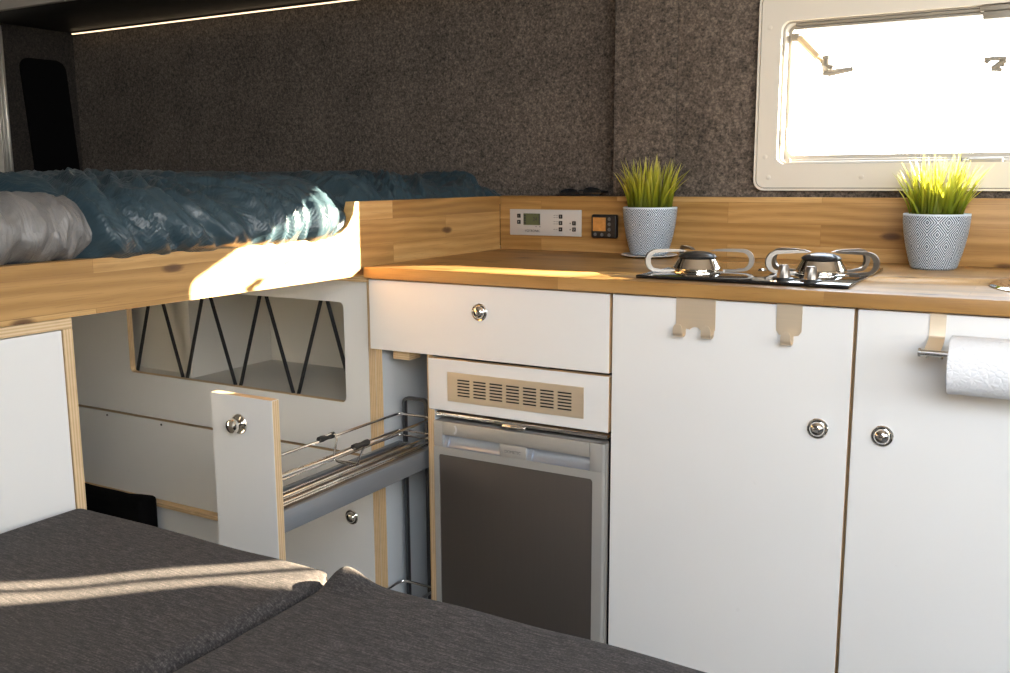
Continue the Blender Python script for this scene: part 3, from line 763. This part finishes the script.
# fridge housing
def housing():
    c = thing('fridge_housing', 'white plywood fascia and side around the fridge', 'cabinet', (0.35, 0.0, 0.0))
    f = MB().box(0.1500, 0.5462, 0.0, 0.0165, 0.6180, 0.7225, 0.0007, 1, faces=FACE_Y).build('fascia', [M['white'], M['ply_y']], c)
    # vent grille with real slots
    b = MB(); bm = b.bm
    xs = [0.1975]; zs = [0.6390]
    for k in range(7): xs += [0.2205 + 0.0372 * k, 0.2205 + 0.0372 * k + 0.0290]
    xs.append(0.4975)
    for k in range(6): zs += [0.6508 + 0.00625 * k, 0.6508 + 0.00625 * k + 0.0031]
    zs.append(0.6980)
    V = {}
    def vert(i, k):
        if (i, k) not in V: V[(i, k)] = bm.verts.new((xs[i], -0.0020, zs[k]))
        return V[(i, k)]
    for i in range(len(xs) - 1):
        for k in range(len(zs) - 1):
            if i % 2 == 1 and k % 2 == 1: continue
            bm.faces.new((vert(i, k), vert(i + 1, k), vert(i + 1, k + 1), vert(i, k + 1)))
    r = bmesh.ops.extrude_face_region(bm, geom=bm.faces[:])
    bmesh.ops.translate(bm, verts=[v for v in r['geom'] if isinstance(v, bmesh.types.BMVert)], vec=(0, 0.0014, 0))
    g = b.build('vent_grille', M['champagne'], f, smooth=False); g['label'] = 'brushed champagne coloured slotted vent grille'
    MB().box(0.199, 0.496, -0.0006, -0.0001, 0.6405, 0.6965).build('slot_shade', M['dark'], g)  # black sheet, paints the shaded hollow behind the slots
    MB().box(0.5465, 0.5515, 0.0175, 0.53, 0.0, 0.8755, faces={'-y': 1}).build('side_panel', [M['carcass'], M['ply_x']], c)
housing()

def fridge():
    c = thing('fridge', 'silver compact fridge with dark steel door panel', 'fridge', (0.353, 0.25, 0.03))
    MB().box(0.166, 0.5445, 0.030, 0.50, 0.03, 0.6165, 0.003).build('body', M['black'], c)
    b = MB(); b.box(0.1680, 0.5450, -0.0030, 0.040, 0.6060, 0.6135, 0.0008); b.build('top_flange', M['steel'], c)
    b = MB(); b.box(0.325, 0.376, -0.008, 0.004, 0.6015, 0.6075, 0.0025, 3); b.build('latch', M['chrome'], c)
    d = MB()
    x0, x1, za, zb, yf = 0.1650, 0.5370, 0.05, 0.5965, -0.006
    # door shell: frame pieces round the recesses so the grips are real hollows
    d.box(x0, x1, 0.006, 0.029, za, zb, 0.004, 3)
    d.ring(rrect(x0, x1, za, 0.5430, 0.003), rrect(0.1765, 0.5185, za + 0.012, 0.5275, 0.006), 'xz', yf, 0.006)
    d.box(x0, 0.1865, yf, 0.006, 0.5430, zb, 0.0015); d.box(0.5125, x1, yf, 0.006, 0.5430, zb, 0.0015)
    d.box(0.3195, 0.3785, yf, 0.006, 0.5430, 0.5685, 0.0008)
    d.build('door', M['fridge'], c)
    # rounded hinge side of the door
    e = MB(); e.tube([(0.5365, 0.000, za), (0.5365, 0.000, zb)], 0.0062, 16); e.tube([(0.5395, 0.010, za), (0.5395, 0.010, zb)], 0.0045, 12); e.build('door_edge', M['fridge'], c)
    MB().box(0.1870, 0.5120, yf - 0.0006, 0.004, 0.5690, 0.5965, 0.0012).build('handle_strip', M['fridge_strip'], c)
    MB().box(0.1768, 0.5182, yf + 0.0020, 0.006, za + 0.0123, 0.5272, 0.001).build('door_panel', M['fridge_panel'], c)
    for (xa, xb) in ((0.1868, 0.3192), (0.3788, 0.5122)):
        g = MB(); n = 10; poly = []
        for k in range(n + 1):
            a = PI / 2 * k / n; poly.append((yf + 0.0005 + 0.0115 * math.sin(a), 0.5432 + 0.024 * (1 - math.cos(a))))
        poly += [(0.0062, 0.5688), (0.0062, 0.5432)]
        poly = [(yf + 0.0006, 0.5432)] + poly[1:]
        g.prism(poly, 'yz', xa, xb)
        g.prism([(yf + 0.0006, 0.5432), (0.0055, 0.5685), (0.0062, 0.5432)], 'yz', xa, xa + 0.010)
        g.build('grip_recess', M['recess'], c)
    text_mesh('lettering', 'DOMETIC', 0.0082, (0.3490, yf - 0.0002, 0.5545), M['gripink'], c)
    b = MB(); pts = [(0.2125 + 0.0075 * math.cos(a), yf - 0.0009, 0.5830 + 0.0090 * math.sin(a)) for a in [math.radians(-75 + 15 * k) for k in range(10)]]
    b.ribbon(pts, (0, 1, 0), 0.0006, 0.0040, taper=None); b.build('emblem', M['lightink'], c)
    b = MB(); b.ring(rrect(0.1895, 0.2215, 0.5725, 0.5945, 0.002), rrect(0.1900, 0.2210, 0.5730, 0.5940, 0.002), 'xz', yf - 0.0009, yf - 0.0004)
    b.build('emblem_border', M['fridge'], c)
fridge()

# tall white cabinets right of the fridge
def cupboard(x0, x1, kx, kz, label):
    c = thing('kitchen_cupboard', label, 'cupboard', ((x0 + x1) / 2, 0.0, 0.0))
    d = front(x0, x1, 0.07, 0.8735).build('door', [M['white'], M['ply_y']], c)
    push_knob(kx, 0.0, kz, d)
    for xa, xb in ((x0 + 0.0005, x0 + 0.0155), (x1 - 0.0155, x1 + 0.0022)): MB().box(xa, xb, 0.0180, 0.53, 0.0, 0.8755, faces={'-y': 1}).build('side_panel', [M['carcass'], M['ply_x']], c)
    b = MB(); b.box(x0 + 0.016, x1 - 0.016, 0.515, 0.53, 0.0, 0.8755); b.build('back_panel', M['carcass'], c)
    b = MB(); b.box(x0 + 0.016, x1 - 0.016, 0.018, 0.514, 0.07, 0.085); b.build('bottom_panel', M['carcass'], c)
    b = MB(); b.box(x0 + 0.016, x1 - 0.016, 0.05, 0.065, 0.0, 0.069); b.build('plinth', M['dark'], c)
    return c
cupboard(0.5520, 0.9632, 0.9160, 0.6745, 'white kitchen cupboard beside the fridge with two hook plates on its door')
cupboard(0.9688, 1.5200, 1.0150, 0.6750, 'white kitchen cupboard with the paper towel holder on its door')
c = thing('base_cabinet', 'white base cabinet at the right end of the worktop', 'cabinet', (1.76, 0.0, 0.0))
MB().box(1.5240, 2.0, 0.018, 0.53, 0.0, 0.8755).build('carcass', M['carcass'], c)
front(1.5245, 1.9990, 0.07, 0.8735).build('door', [M['white'], M['ply_y']], c)

# ------------------------------------------------------------------ worktop and what stands on it
def worktop():
    b = MB(); n = 48; cx, cy, r = 1.2915, 0.205, 0.140
    b.box(0.0005, 2.0, -0.0120, 0.5690, 0.8765, 0.9, 0.0025, 3)
    o = b.build('worktop', M['oak_top'])
    k = MB(); k.lathe([(r, -0.05), (r, 0.05)], (cx, cy, 0.9), 'z', n); ko = k.build('cutter', M['oak_top'])
    m = o.modifiers.new('b', 'BOOLEAN'); m.object = ko; m.operation = 'DIFFERENCE'; m.solver = 'EXACT'
    dg = bpy.context.evaluated_depsgraph_get(); me = bpy.data.meshes.new_from_object(o.evaluated_get(dg))
    o.modifiers.clear(); old = o.data; o.data = me; me.name = 'worktop'; bpy.data.meshes.remove(old)
    bpy.data.objects.remove(ko)
    tag(o, 'oak block kitchen worktop carrying the hob and the pots', 'worktop')
    s = thing('sink', 'round polished steel sink let into the worktop beyond the potted grass', 'sink', (cx, cy, 0.9))
    MB().lathe([(0.1375, -0.002), (0.1540, 0.0004), (0.1545, 0.0022), (0.1510, 0.0052), (0.1450, 0.0060), (0.1390, 0.0040), (0.1350, -0.002), (0.1335, -0.012)], (cx, cy, 0.9), 'z', 64, cap=False).build('rim', M['chrome'], s)
    MB().lathe([(0.1338, -0.011), (0.1320, -0.05), (0.1250, -0.10), (0.105, -0.125), (0.03, -0.132), (0.0, -0.132)], (cx, cy, 0.9), 'z', 64, cap=False).build('bowl', M['steel'], s)
    MB().lathe([(0.0, -0.128), (0.022, -0.128), (0.024, -0.131)], (cx, cy, 0.9), 'z', 24, cap=False).build('drain', M['chrome'], s)
worktop()
b = MB(); b.box(0.0005, 2.0, 0.5450, 0.5690, 0.9, 1.0335, 0.0015, 2)
tag(b.build('backsplash', M['oak_splash']), 'oak backsplash board behind the worktop below the window', 'backsplash')

def hob():
    c = thing('gas_hob', 'black glass two burner gas hob set on the oak worktop', 'hob', (0.762, 0.204, 0.9))
    MB().box(0.5800, 0.9460, 0.0360, 0.3720, 0.9002, 0.9062, 0.0018, 3).build('glass_plate', M['blackglass'], c)
    def burner(x, y, angs):
        o = MB().lathe([(0.052, 0.0), (0.052, 0.0015), (0.046, 0.0040), (0.040, 0.0032), (0.040, 0.006), (0.043, 0.0062), (0.0445, 0.0085), (0.0425, 0.0105), (0.0345, 0.0240), (0.0310, 0.0255), (0, 0.0255)], (x, y, 0.9062), 'z', 44).build('burner', M['chrome'], c)
        MB().lathe([(0.030, 0.0250), (0.0345, 0.0262), (0.0350, 0.0278), (0.0310, 0.0318), (0.0220, 0.0352), (0.0110, 0.0370), (0.0, 0.0375)], (x, y, 0.9062), 'z', 40).build('burner_cap', M['enamel'], o)
        MB().tube([(x - 0.036, y + 0.026, 0.9062), (x - 0.036, y + 0.026, 0.934)], 0.0016, 8).build('igniter', M['plaster'], o)
        for a in angs:
            ca, sa = math.cos(math.radians(a)), math.sin(math.radians(a))
            pr = [(0.0215, 0.0380), (0.034, 0.0412), (0.055, 0.0424), (0.083, 0.0424)]
            for k in range(13):
                t = math.radians(88 - 176 * k / 12); pr.append((0.0825 + 0.0195 * math.cos(t), 0.0220 + 0.0200 * math.sin(t)))
            pr += [(0.066, 0.0006), (0.046, 0.0006), (0.046, 0.0046), (0.066, 0.0048), (0.076, 0.0066)]
            for k in range(11):
                t = math.radians(-80 + 165 * k / 10); pr.append((0.0800 + 0.0125 * math.cos(t), 0.0215 + 0.0145 * math.sin(t)))
            pr += [(0.070, 0.0368), (0.050, 0.0372), (0.032, 0.0376)]
            q = MB(); hw = 0.0034
            A = [q.bm.verts.new((x + r * ca + sa * hw, y + r * sa - ca * hw, 0.9062 + z)) for r, z in pr]
            B = [q.bm.verts.new((x + r * ca - sa * hw, y + r * sa + ca * hw, 0.9062 + z)) for r, z in pr]
            q.bm.faces.new(A); q.bm.faces.new(list(reversed(B)))
            for k in range(len(pr)): q.bm.faces.new((A[k], B[k], B[(k + 1) % len(pr)], A[(k + 1) % len(pr)]))
            q.build('pan_support', M['support'], c)
        return o
    burner(0.656, 0.148, (222, 13, 128))
    burner(0.866, 0.205, (214, 163, 48, 352))
    for (x, y) in ((0.8325, 0.0740), (0.8800, 0.0640)):
        k = MB().lathe([(0.0175, 0.0), (0.0175, 0.0025), (0.0150, 0.0040), (0, 0.0040)], (x, y, 0.9062), 'z', 28).build('control_knob', M['black'], c)
        k['label'] = 'chrome control knob'
        g = MB(); g.lathe([(0.0118, 0.0035), (0.0112, 0.0080), (0.0086, 0.0230), (0.0078, 0.0250), (0, 0.0255)], (x, y, 0.9062), 'z', 10)
        g.build('knob_grip', M['support'], k)
    MB().lathe([(0.0085, 0.0), (0.0080, 0.0022), (0.003, 0.0034), (0, 0.0034)], (0.754, 0.232, 0.9062), 'z', 20).build('fixing_screw', M['chrome'], c)
hob()

def grass_mesh(seed):
    rnd = random.Random(seed); b = MB(); bm = b.bm
    tip = bm.verts.layers.float.new('tip'); tone = bm.verts.layers.float.new('tone')
    for k in range(165):
        a = rnd.uniform(0, 2 * PI); rr = 0.047 * math.sqrt(rnd.random())
        base = Vector((rr * math.cos(a), rr * math.sin(a), 0.097))
        lean = (0.15 + 0.85 * rr / 0.047) * rnd.uniform(0.1, 1.0) * 0.70
        h = (0.072 + 0.062 * rnd.random() ** 0.8) * (1.0 - 0.30 * lean)
        da = a + rnd.uniform(-1.1, 1.1); d = Vector((math.cos(da), math.sin(da), 0)); s = Vector((-d.y, d.x, 0))
        tw = rnd.uniform(-0.8, 0.8); s = (s * math.cos(tw) + d * math.sin(tw)); w0 = rnd.uniform(0.0024, 0.0042); tn = rnd.random()
        prev = None; N = 6
        for i in range(N + 1):
            t = i / N
            off = d * (lean * h * (0.35 * t + 0.75 * t * t)); z = h * (t - 0.18 * lean * t * t)
            p = base + off + Vector((0, 0, z)); w = w0 * (1 - t) ** 0.55 * (0.75 + 0.25 * min(1, 4 * t)); fold = d.cross(Vector((0, 0, 1))).cross(s)
            vs = [bm.verts.new(p - s * w), bm.verts.new(p + d * w * 0.55 - Vector((0, 0, w * 0.3))), bm.verts.new(p + s * w)] if i < N else [bm.verts.new(p)]
            for v in vs: v[tip] = t; v[tone] = tn
            if prev:
                if len(vs) == 3:
                    bm.faces.new((prev[0], prev[1], vs[1], vs[0])); bm.faces.new((prev[1], prev[2], vs[2], vs[1]))
                else:
                    bm.faces.new((prev[0], prev[1], vs[0])); bm.faces.new((prev[1], prev[2], vs[0]))
            prev = vs
    return b
def plant(x, y, z, seed, label, rot):
    c = thing('potted_plant', label, 'plant', (x, y, z), 'artificial grass in patterned pots')
    R0, R1, H = 0.0420, 0.0605, 0.1055
    prof = [(0.0, 0.0), (R0 - 0.004, 0.0), (R0, 0.003)]
    for k in range(1, 15):
        t = k / 15; prof.append((R0 + (R1 - R0) * (1 - (1 - t) ** 1.75), 0.003 + (H - 0.003) * t))
    prof += [(R1, H), (R1 - 0.001, H + 0.0008), (R1 - 0.003, H + 0.0008), (R1 - 0.004, H - 0.002), (R1 - 0.006, H - 0.010), (0, H - 0.010)]
    b = MB(); b.lathe(prof, (x, y, z), 'z', 64, uvs=True, cap=False)
    bmesh.ops.rotate(b.bm, verts=b.bm.verts[:], cent=(x, y, z), matrix=Matrix.Rotation(rot, 3, 'Z'))
    b.build('pot', M['pot'], c)
    g = grass_mesh(seed); bmesh.ops.translate(g.bm, verts=g.bm.verts[:], vec=(x, y, z)); g.build('grass', M['grass'], c, angle=180)
    MB().lathe([(0.0, 0.0), (0.0555, 0.0), (0.0550, 0.001), (0.03, 0.0035), (0, 0.005)], (x, y, z + H - 0.0095), 'z', 24).build('soil', M['soil'], c)
plant(0.4300, 0.4780, 0.9060, 11, 'potted grass standing on a white saucer beside the display unit', 0.3)
plant(1.0230, 0.4650, 0.9002, 23, 'potted grass standing under the window between hob and sink', 1.1)
b = MB(); b.lathe([(0.0, 0.0), (0.040, 0.0), (0.056, 0.003), (0.0635, 0.0052), (0.0630, 0.0062), (0.055, 0.0050), (0.044, 0.0040), (0.0, 0.0040)], (0.4300, 0.4780, 0.9002), 'z', 48)
o = b.build('saucer', M['paperface']); tag(o, 'white saucer under the potted grass nearest the display', 'saucer')

# control panels let into the backsplash
def controls():
    y = 0.5450
    c = thing('control_panel', 'silver wall control panel with grey display and small black buttons', 'control panel', (0.130, y, 0.937))
    MB().box(0.0310, 0.2295, y - 0.0040, y - 0.0002, 0.9365, 1.0005, 0.0014, 2).build('face_plate', M['panelgrey'], c)
    d = MB().box(0.0705, 0.1175, y - 0.0048, y - 0.0038, 0.9620, 0.9905, 0.0004, 1).build('display', M['lcd'], c)
    text_mesh('digits', '24', 0.0125, (0.1035, y - 0.0049, 0.9765), M['ink'], d)
    for k in range(4): MB().box(0.0722, 0.0775, y - 0.0052, y - 0.0047, 0.9650 + 0.006 * k, 0.9690 + 0.006 * k).build('level_bar', M['ink'], d)
    MB().box(0.1140, 0.1165, y - 0.0052, y - 0.0047, 0.9650, 0.9885).build('level_bar', M['ink'], d)
    for (x, z, mk) in ((0.0575, 0.9845, '-'), (0.0575, 0.9690, '+'), (0.1740, 0.9840, '1'), (0.1740, 0.9685, '2'), (0.1740, 0.9530, '+'), (0.2105, 0.9685, 'I'), (0.2105, 0.9535, 'U')):
        k = MB().box(x - 0.0050, x + 0.0050, y - 0.0058, y - 0.0038, z - 0.0050, z + 0.0050, 0.0012, 2).build('button', M['black'], c)
        text_mesh('symbol', mk, 0.0075, (x, y - 0.0060, z), M['lightink'], k)
    text_mesh('lettering', 'VOTRONIC', 0.0082, (0.0960, y - 0.0042, 0.9475), M['ink'], c)
    def mark(xa, xb, za, zb): MB().box(xa, xb, y - 0.0044, y - 0.0039, za, zb).build('marking', M['gripink'], c)
    for z in (0.9865, 0.9815, 0.9715, 0.9660, 0.9525): mark(0.1545, 0.1600, z - 0.0005, z + 0.0005); mark(0.1630, 0.1650, z - 0.0012, z + 0.0012)
    for z in (0.9680, 0.9530): mark(0.1985, 0.2015, z - 0.0016, z + 0.0016)
    for x in (0.1040, 0.1145): mark(x, x + 0.004, 0.9575, 0.9590)
    c = thing('display_unit', 'small black square display unit with amber screen on the backsplash', 'display', (0.2935, y, 0.935))
    MB().box(0.2600, 0.3260, y - 0.0140, y - 0.0002, 0.9350, 0.9910, 0.0045, 4).build('housing', M['black'], c)
    MB().box(0.2650, 0.2985, y - 0.0148, y - 0.0138, 0.9520, 0.9840, 0.0004, 1).build('screen', M['orange'], c)
    for (x, z) in ((0.3075, 0.9805), (0.3075, 0.9685), (0.3075, 0.9560), (0.2715, 0.9440), (0.2890, 0.9435), (0.3075, 0.9430)):
        MB().lathe([(0.0042, 0.0), (0.0040, -0.0014), (0, -0.0018)], (x, y - 0.0138, z), 'y', 16).build('button', M['gripink'], c)
controls()

# sunglasses on the ledge
def glasses():
    c = thing('sunglasses', 'black sunglasses lying on the ledge behind the backsplash', 'glasses', (0.200, 0.605, 1.032))
    for s in (-1, 1):
        cx = 0.202 + s * 0.029
        b = MB(); b.prism([(cx + 0.025 * math.cos(a) * (1 + 0.08 * math.cos(a) * s), 1.0400 + 0.0115 * math.sin(a) + (0.003 if s > 0 else -0.0005)) for a in [2 * PI * k / 28 for k in range(28)]], 'xz', 0.5920, 0.5950)
        b.build('lens', M['blackglass'], c)
        b = MB(); b.tube([(cx + s * 0.024, 0.594, 1.045), (cx + s * 0.032, 0.600, 1.045), (cx + s * 0.034, 0.615, 1.0425), (cx - s * 0.010, 0.640, 1.0355)], 0.0024, 8); b.build('temple', M['black'], c)
    MB().tube([(0.194, 0.593, 1.044), (0.202, 0.593, 1.047), (0.210, 0.593, 1.046)], 0.0022, 8).build('bridge', M['black'], c)
    MB().box(0.143, 0.258, 0.578, 0.5880, 1.0325, 1.0372, 0.001).build('case_edge', M['black'], c)
glasses()

# ------------------------------------------------------------------ hooks and paper towel on the doors
def jhook(b, x, z, w=0.0165):
    pr = [(-0.0012, z + 0.014), (-0.0012, z + 0.004)]
    for k in range(1, 9):
        a = math.radians(180 + 180 * k / 8); pr.append((-0.0112 + -0.0100 * math.cos(a) * -1 * -1, z + 0.004 + 0.0075 * math.sin(a)))
    pts = [(x, -0.0014, z + 0.014), (x, -0.0014, z + 0.004)]
    for k in range(1, 9):
        a = PI * k / 8; pts.append((x, -0.0014 - 0.010 * (1 - math.cos(a)), z + 0.004 - 0.0070 * math.sin(a)))
    pts += [(x, -0.0214, z + 0.010), (x, -0.0212, z + 0.014), (x, -0.0210, z + 0.0175), (x, -0.0209, z + 0.0195)]
    b.ribbon(pts, (1, 0, 0), w, 0.0013, taper=[1] * (len(pts) - 3) + [0.92, 0.70, 0.30])
def plate(b, poly): b.prism(poly, 'xz', -0.0020, -0.0007)
c = thing('hook_plate', 'wide brushed steel over-door plate with two hooks', 'hook', (0.706, -0.001, 0.81), 'over-door hook plates')
b = MB(); x0, x1 = 0.6715, 0.7410
plate(b, [(x0, 0.8760), (x0, 0.8220), (x0 + 0.0200, 0.8220)] + [(0.7062 + 0.0105 * math.cos(a), 0.8155 + 0.0105 * math.sin(a)) for a in [math.radians(150 - 12 * k) for k in range(11)]] + [(x1 - 0.0200, 0.8220), (x1, 0.8220), (x1, 0.8760)])
b.box(x0, x1, -0.0020, 0.0185, 0.8748, 0.8760)
b.build('plate', M['champagne'], c)
for x in (0.6815, 0.7310):
    b = MB(); jhook(b, x, 0.8125); b.build('hook', M['champagne'], c)
c = thing('hook_plate', 'narrow brushed steel over-door plate with a single hook', 'hook', (0.863, -0.001, 0.82), 'over-door hook plates')
b = MB(); x0, x1 = 0.8430, 0.8840
plate(b, [(x0, 0.8760), (x0, 0.8310), (x0 + 0.005, 0.8240), (x0 + 0.012, 0.8235), (x1 - 0.012, 0.8235), (x1 - 0.005, 0.8240), (x1, 0.8310), (x1, 0.8760)])
b.box(x0, x1, -0.0020, 0.0185, 0.8748, 0.8760)
b.build('plate', M['champagne'], c)
b = MB(); jhook(b, 0.8635, 0.8125); b.build('hook', M['champagne'], c)

c = thing('towel_holder', 'brushed steel over-door bar holding the paper towel roll', 'towel holder', (1.2, -0.03, 0.80))
b = MB(); b.ribbon([(1.0840, 0.0185, 0.8754), (1.0840, 0.0, 0.8756), (1.0840, -0.0014, 0.8745), (1.0840, -0.0014, 0.8420), (1.0840, -0.0030, 0.8380), (1.0840, -0.0080, 0.8345), (1.0840, -0.0300, 0.8300), (1.0840, -0.0560, 0.8255)], (1, 0, 0), 0.0225, 0.0014)
b.build('strap', M['champagne'], c)
BY, BZ = -0.060, 0.8235
b = MB(); b.tube([(1.0670, BY, BZ), (1.345, BY, BZ)], 0.0046, 14); b.tube([(1.0660, BY, BZ), (1.0690, BY, BZ)], 0.0066, 14)
for x in (1.078, 1.098): b.tube([(x, BY, BZ - 0.004), (x, BY, BZ - 0.0075)], 0.0018, 8)
b.build('bar', M['steel'], c)
b = MB(); b.ribbon([(1.3300, 0.0185, 0.8754), (1.3300, 0.0, 0.8756), (1.3300, -0.0014, 0.8745), (1.3300, -0.0014, 0.8420), (1.3300, -0.0030, 0.8380), (1.3300, -0.0080, 0.8345), (1.3300, -0.0300, 0.8300), (1.3300, -0.0560, 0.8255)], (1, 0, 0), 0.0225, 0.0014)
b.build('strap', M['champagne'], c)
c = thing('paper_towel_roll', 'white embossed paper towel roll hanging on the holder', 'paper towel', (1.21, BY, 0.767))
RC = BZ + 0.0046 - 0.0190; R = 0.0425
b = MB(); b.lathe([(0.0205, 0.0), (R - 0.001, 0.0), (R, 0.001), (R, 0.220), (R - 0.001, 0.221), (0.0205, 0.221), (0.0205, 0.0)], (1.1085, BY, RC), 'x', 56, cap=False)
b.build('paper', M['towel'], c)
b = MB(); b.lathe([(0.0192, 0.0005), (0.0204, 0.0005), (0.0204, 0.2205), (0.0192, 0.2205), (0.0192, 0.0005)], (1.1085, BY, RC), 'x', 40, cap=False)
b.build('core', M['ply_x'], c)

# ------------------------------------------------------------------ seat cushions
def cushion(x0, x1, y0, y1, z0, z1, label, seed, peak=None):
    b = MB(); bm = b.bm; n = 70
    hx, hy, hz = (x1 - x0) / 2, (y1 - y0) / 2, (z1 - z0) / 2; cx, cy, cz = (x0 + x1) / 2, (y0 + y1) / 2, (z0 + z1) / 2
    r = 0.024; rc = 0.030
    bmesh.ops.create_cube(bm, size=2.0)
    bmesh.ops.subdivide_edges(bm, edges=bm.edges[:], cuts=n, use_grid_fill=True)
    def spread(t): return math.copysign(1 - (1 - abs(t)) ** 1.9, t)
    for v in bm.verts:
        p = Vector((spread(v.co.x) * hx, spread(v.co.y) * hy, v.co.z * hz))
        # round the vertical corners, then the top and bottom edges
        q = Vector((max(-hx + rc, min(hx - rc, p.x)), max(-hy + rc, min(hy - rc, p.y)), 0)); d = Vector((p.x, p.y, 0)) - q
        if d.length > 1e-6:
            m = max(abs(d.x), abs(d.y)); d = d.normalized() * m; p.x, p.y = q.x + d.x, q.y + d.y
        qi = Vector((max(-hx + r, min(hx - r, p.x)), max(-hy + r, min(hy - r, p.y)), max(-hz + r, min(hz - r, p.z)))); dd = p - qi
        if dd.length > 1e-6:
            m = max(abs(dd.x), abs(dd.y), abs(dd.z)); dd = dd.normalized() * m; p = qi + dd
        u, w = p.x / hx, p.y / hy
        if v.co.z > 0: p.z += 0.004 * (1 - u * u) * (1 - w * w) + 0.0035 * noise.noise((p.x * 7 + seed, p.y * 7, 0)) * (1 - u ** 8)
        if peak is not None and v.co.z > 0:
            g = math.exp(-(((p.x + cx - peak[0]) / 0.026) ** 2 + ((p.y + cy - peak[1]) / 0.022) ** 2)); p.z += peak[2] * g
        v.co = p + Vector((cx, cy, cz))
    return tag(b.build('seat_cushion', M['fabric'], angle=180), label, 'cushion', 'seat cushions')
cushion(0.0025, 0.4990, -1.56, -0.6950, 0.508, 0.6060, 'charcoal seat cushion against the plywood-edged side cabinet, crossed by streaks of sun', 1.0)
cushion(0.5025, 1.0600, -1.56, -0.6960, 0.508, 0.6050, 'charcoal seat cushion in shade before the fridge and cupboards', 4.0, (0.530, -0.722, 0.018))
b = MB(); b.box(0.004, 1.06, -1.55, -0.75, 0.0, 0.507, 0.002)
tag(b.build('bench', M['white']), 'white bench box beneath the charcoal seat cushions', 'bench')
b = MB(); b.box(-1.10, -0.680, -0.060, -0.002, 0.001, 0.2960, 0.012, 3)
bmesh.ops.subdivide_edges(b.bm, edges=[e for e in b.bm.edges if e.calc_length() > 0.2 and abs(e.verts[0].co.x - e.verts[1].co.x) > 0.2], cuts=8)
for v in b.bm.verts:
    if v.co.z > 0.2: v.co.z -= 0.010 * sst(-0.70, -0.80, v.co.x) + 0.006 * noise.noise((v.co.x * 9, 0, 3))
tag(b.build('storage_bag', M['blackcloth'], angle=60), 'black fabric bag on the floor under the bed', 'bag')

# ------------------------------------------------------------------ light
w = bpy.data.worlds.new('sky'); SC.world = w; w.use_nodes = True
nt = w.node_tree; nt.nodes.clear()
out = nt.nodes.new('ShaderNodeOutputWorld'); bg = nt.nodes.new('ShaderNodeBackground'); tc = nt.nodes.new('ShaderNodeTexCoord'); sx = nt.nodes.new('ShaderNodeSeparateXYZ')
mr = nt.nodes.new('ShaderNodeMapRange'); mr.inputs[1].default_value = -1; mr.inputs[2].default_value = 1
rp = nt.nodes.new('ShaderNodeValToRGB'); e = rp.color_ramp.elements
while len(e) < 4: e.new(0.5)
for k, (p, cc) in enumerate(((0.0, (0.34, 0.33, 0.30, 1)), (0.47, (0.62, 0.59, 0.54, 1)), (0.50, (0.97, 0.97, 0.96, 1)), (1.0, (0.50, 0.71, 1.0, 1)))): e[k].position = p; e[k].color = cc
nt.links.new(tc.outputs['Generated'], sx.inputs[0]); nt.links.new(sx.outputs['Z'], mr.inputs[0]); nt.links.new(mr.outputs[0], rp.inputs[0])
nt.links.new(rp.outputs[0], bg.inputs['Color']); bg.inputs['Strength'].default_value = 14.2; nt.links.new(bg.outputs[0], out.inputs[0])

SUN_DIR = Vector((-1.20, -1.0, -0.448))
L = bpy.data.lights.new('sun', 'SUN'); L.energy = 95.0; L.angle = math.radians(0.35); L.color = (1.0, 0.82, 0.60)
o = bpy.data.objects.new('sun', L); COL.objects.link(o); o.location = (4, 4, 3); o.rotation_euler = SUN_DIR.to_track_quat('-Z', 'Y').to_euler()

def portal(name, loc, direction, sx_, sy_):
    L = bpy.data.lights.new(name, 'AREA'); L.shape = 'RECTANGLE'; L.size = sx_; L.size_y = sy_; L.cycles.is_portal = True
    o = bpy.data.objects.new(name, L); COL.objects.link(o); o.location = loc; o.rotation_euler = Vector(direction).to_track_quat('-Z', 'Z').to_euler()
portal('opening_daylight', (1.90, -1.79, 1.58), (0, 1, 0), 1.6, 0.64)
portal('side_daylight', (2.745, -1.17, 1.32), (-1, 0, 0), 0.9, 0.6)
portal('window_daylight', (0.975, 0.605, 1.2525), (0, -1, 0), 0.55, 0.285)

# ------------------------------------------------------------------ camera
yaw, pitch, roll = math.radians(-30.17942), math.radians(9.46784), math.radians(-0.30192)
fwd = Vector((math.sin(yaw) * math.cos(pitch), math.cos(yaw) * math.cos(pitch), -math.sin(pitch)))
r = Vector((math.cos(yaw), -math.sin(yaw), 0)); u = r.cross(fwd)
r2 = r * math.cos(roll) + u * math.sin(roll); u2 = u * math.cos(roll) - r * math.sin(roll)
cam = bpy.data.cameras.new('camera'); cam.sensor_width = 36.0; cam.lens = 957.414 / 1010 * 36.0; cam.clip_start = 0.02
co = bpy.data.objects.new('camera', cam); COL.objects.link(co)
m = Matrix((r2, u2, -fwd)).transposed().to_4x4(); m.translation = Vector((1.23629, -1.55867, 1.08029)); co.matrix_world = m
SC.camera = co
SC.view_settings.view_transform = 'Standard'; SC.view_settings.look = 'None'; SC.view_settings.gamma = 1.0; SC.view_settings.use_curve_mapping = False
SC.view_settings.exposure = 0.0
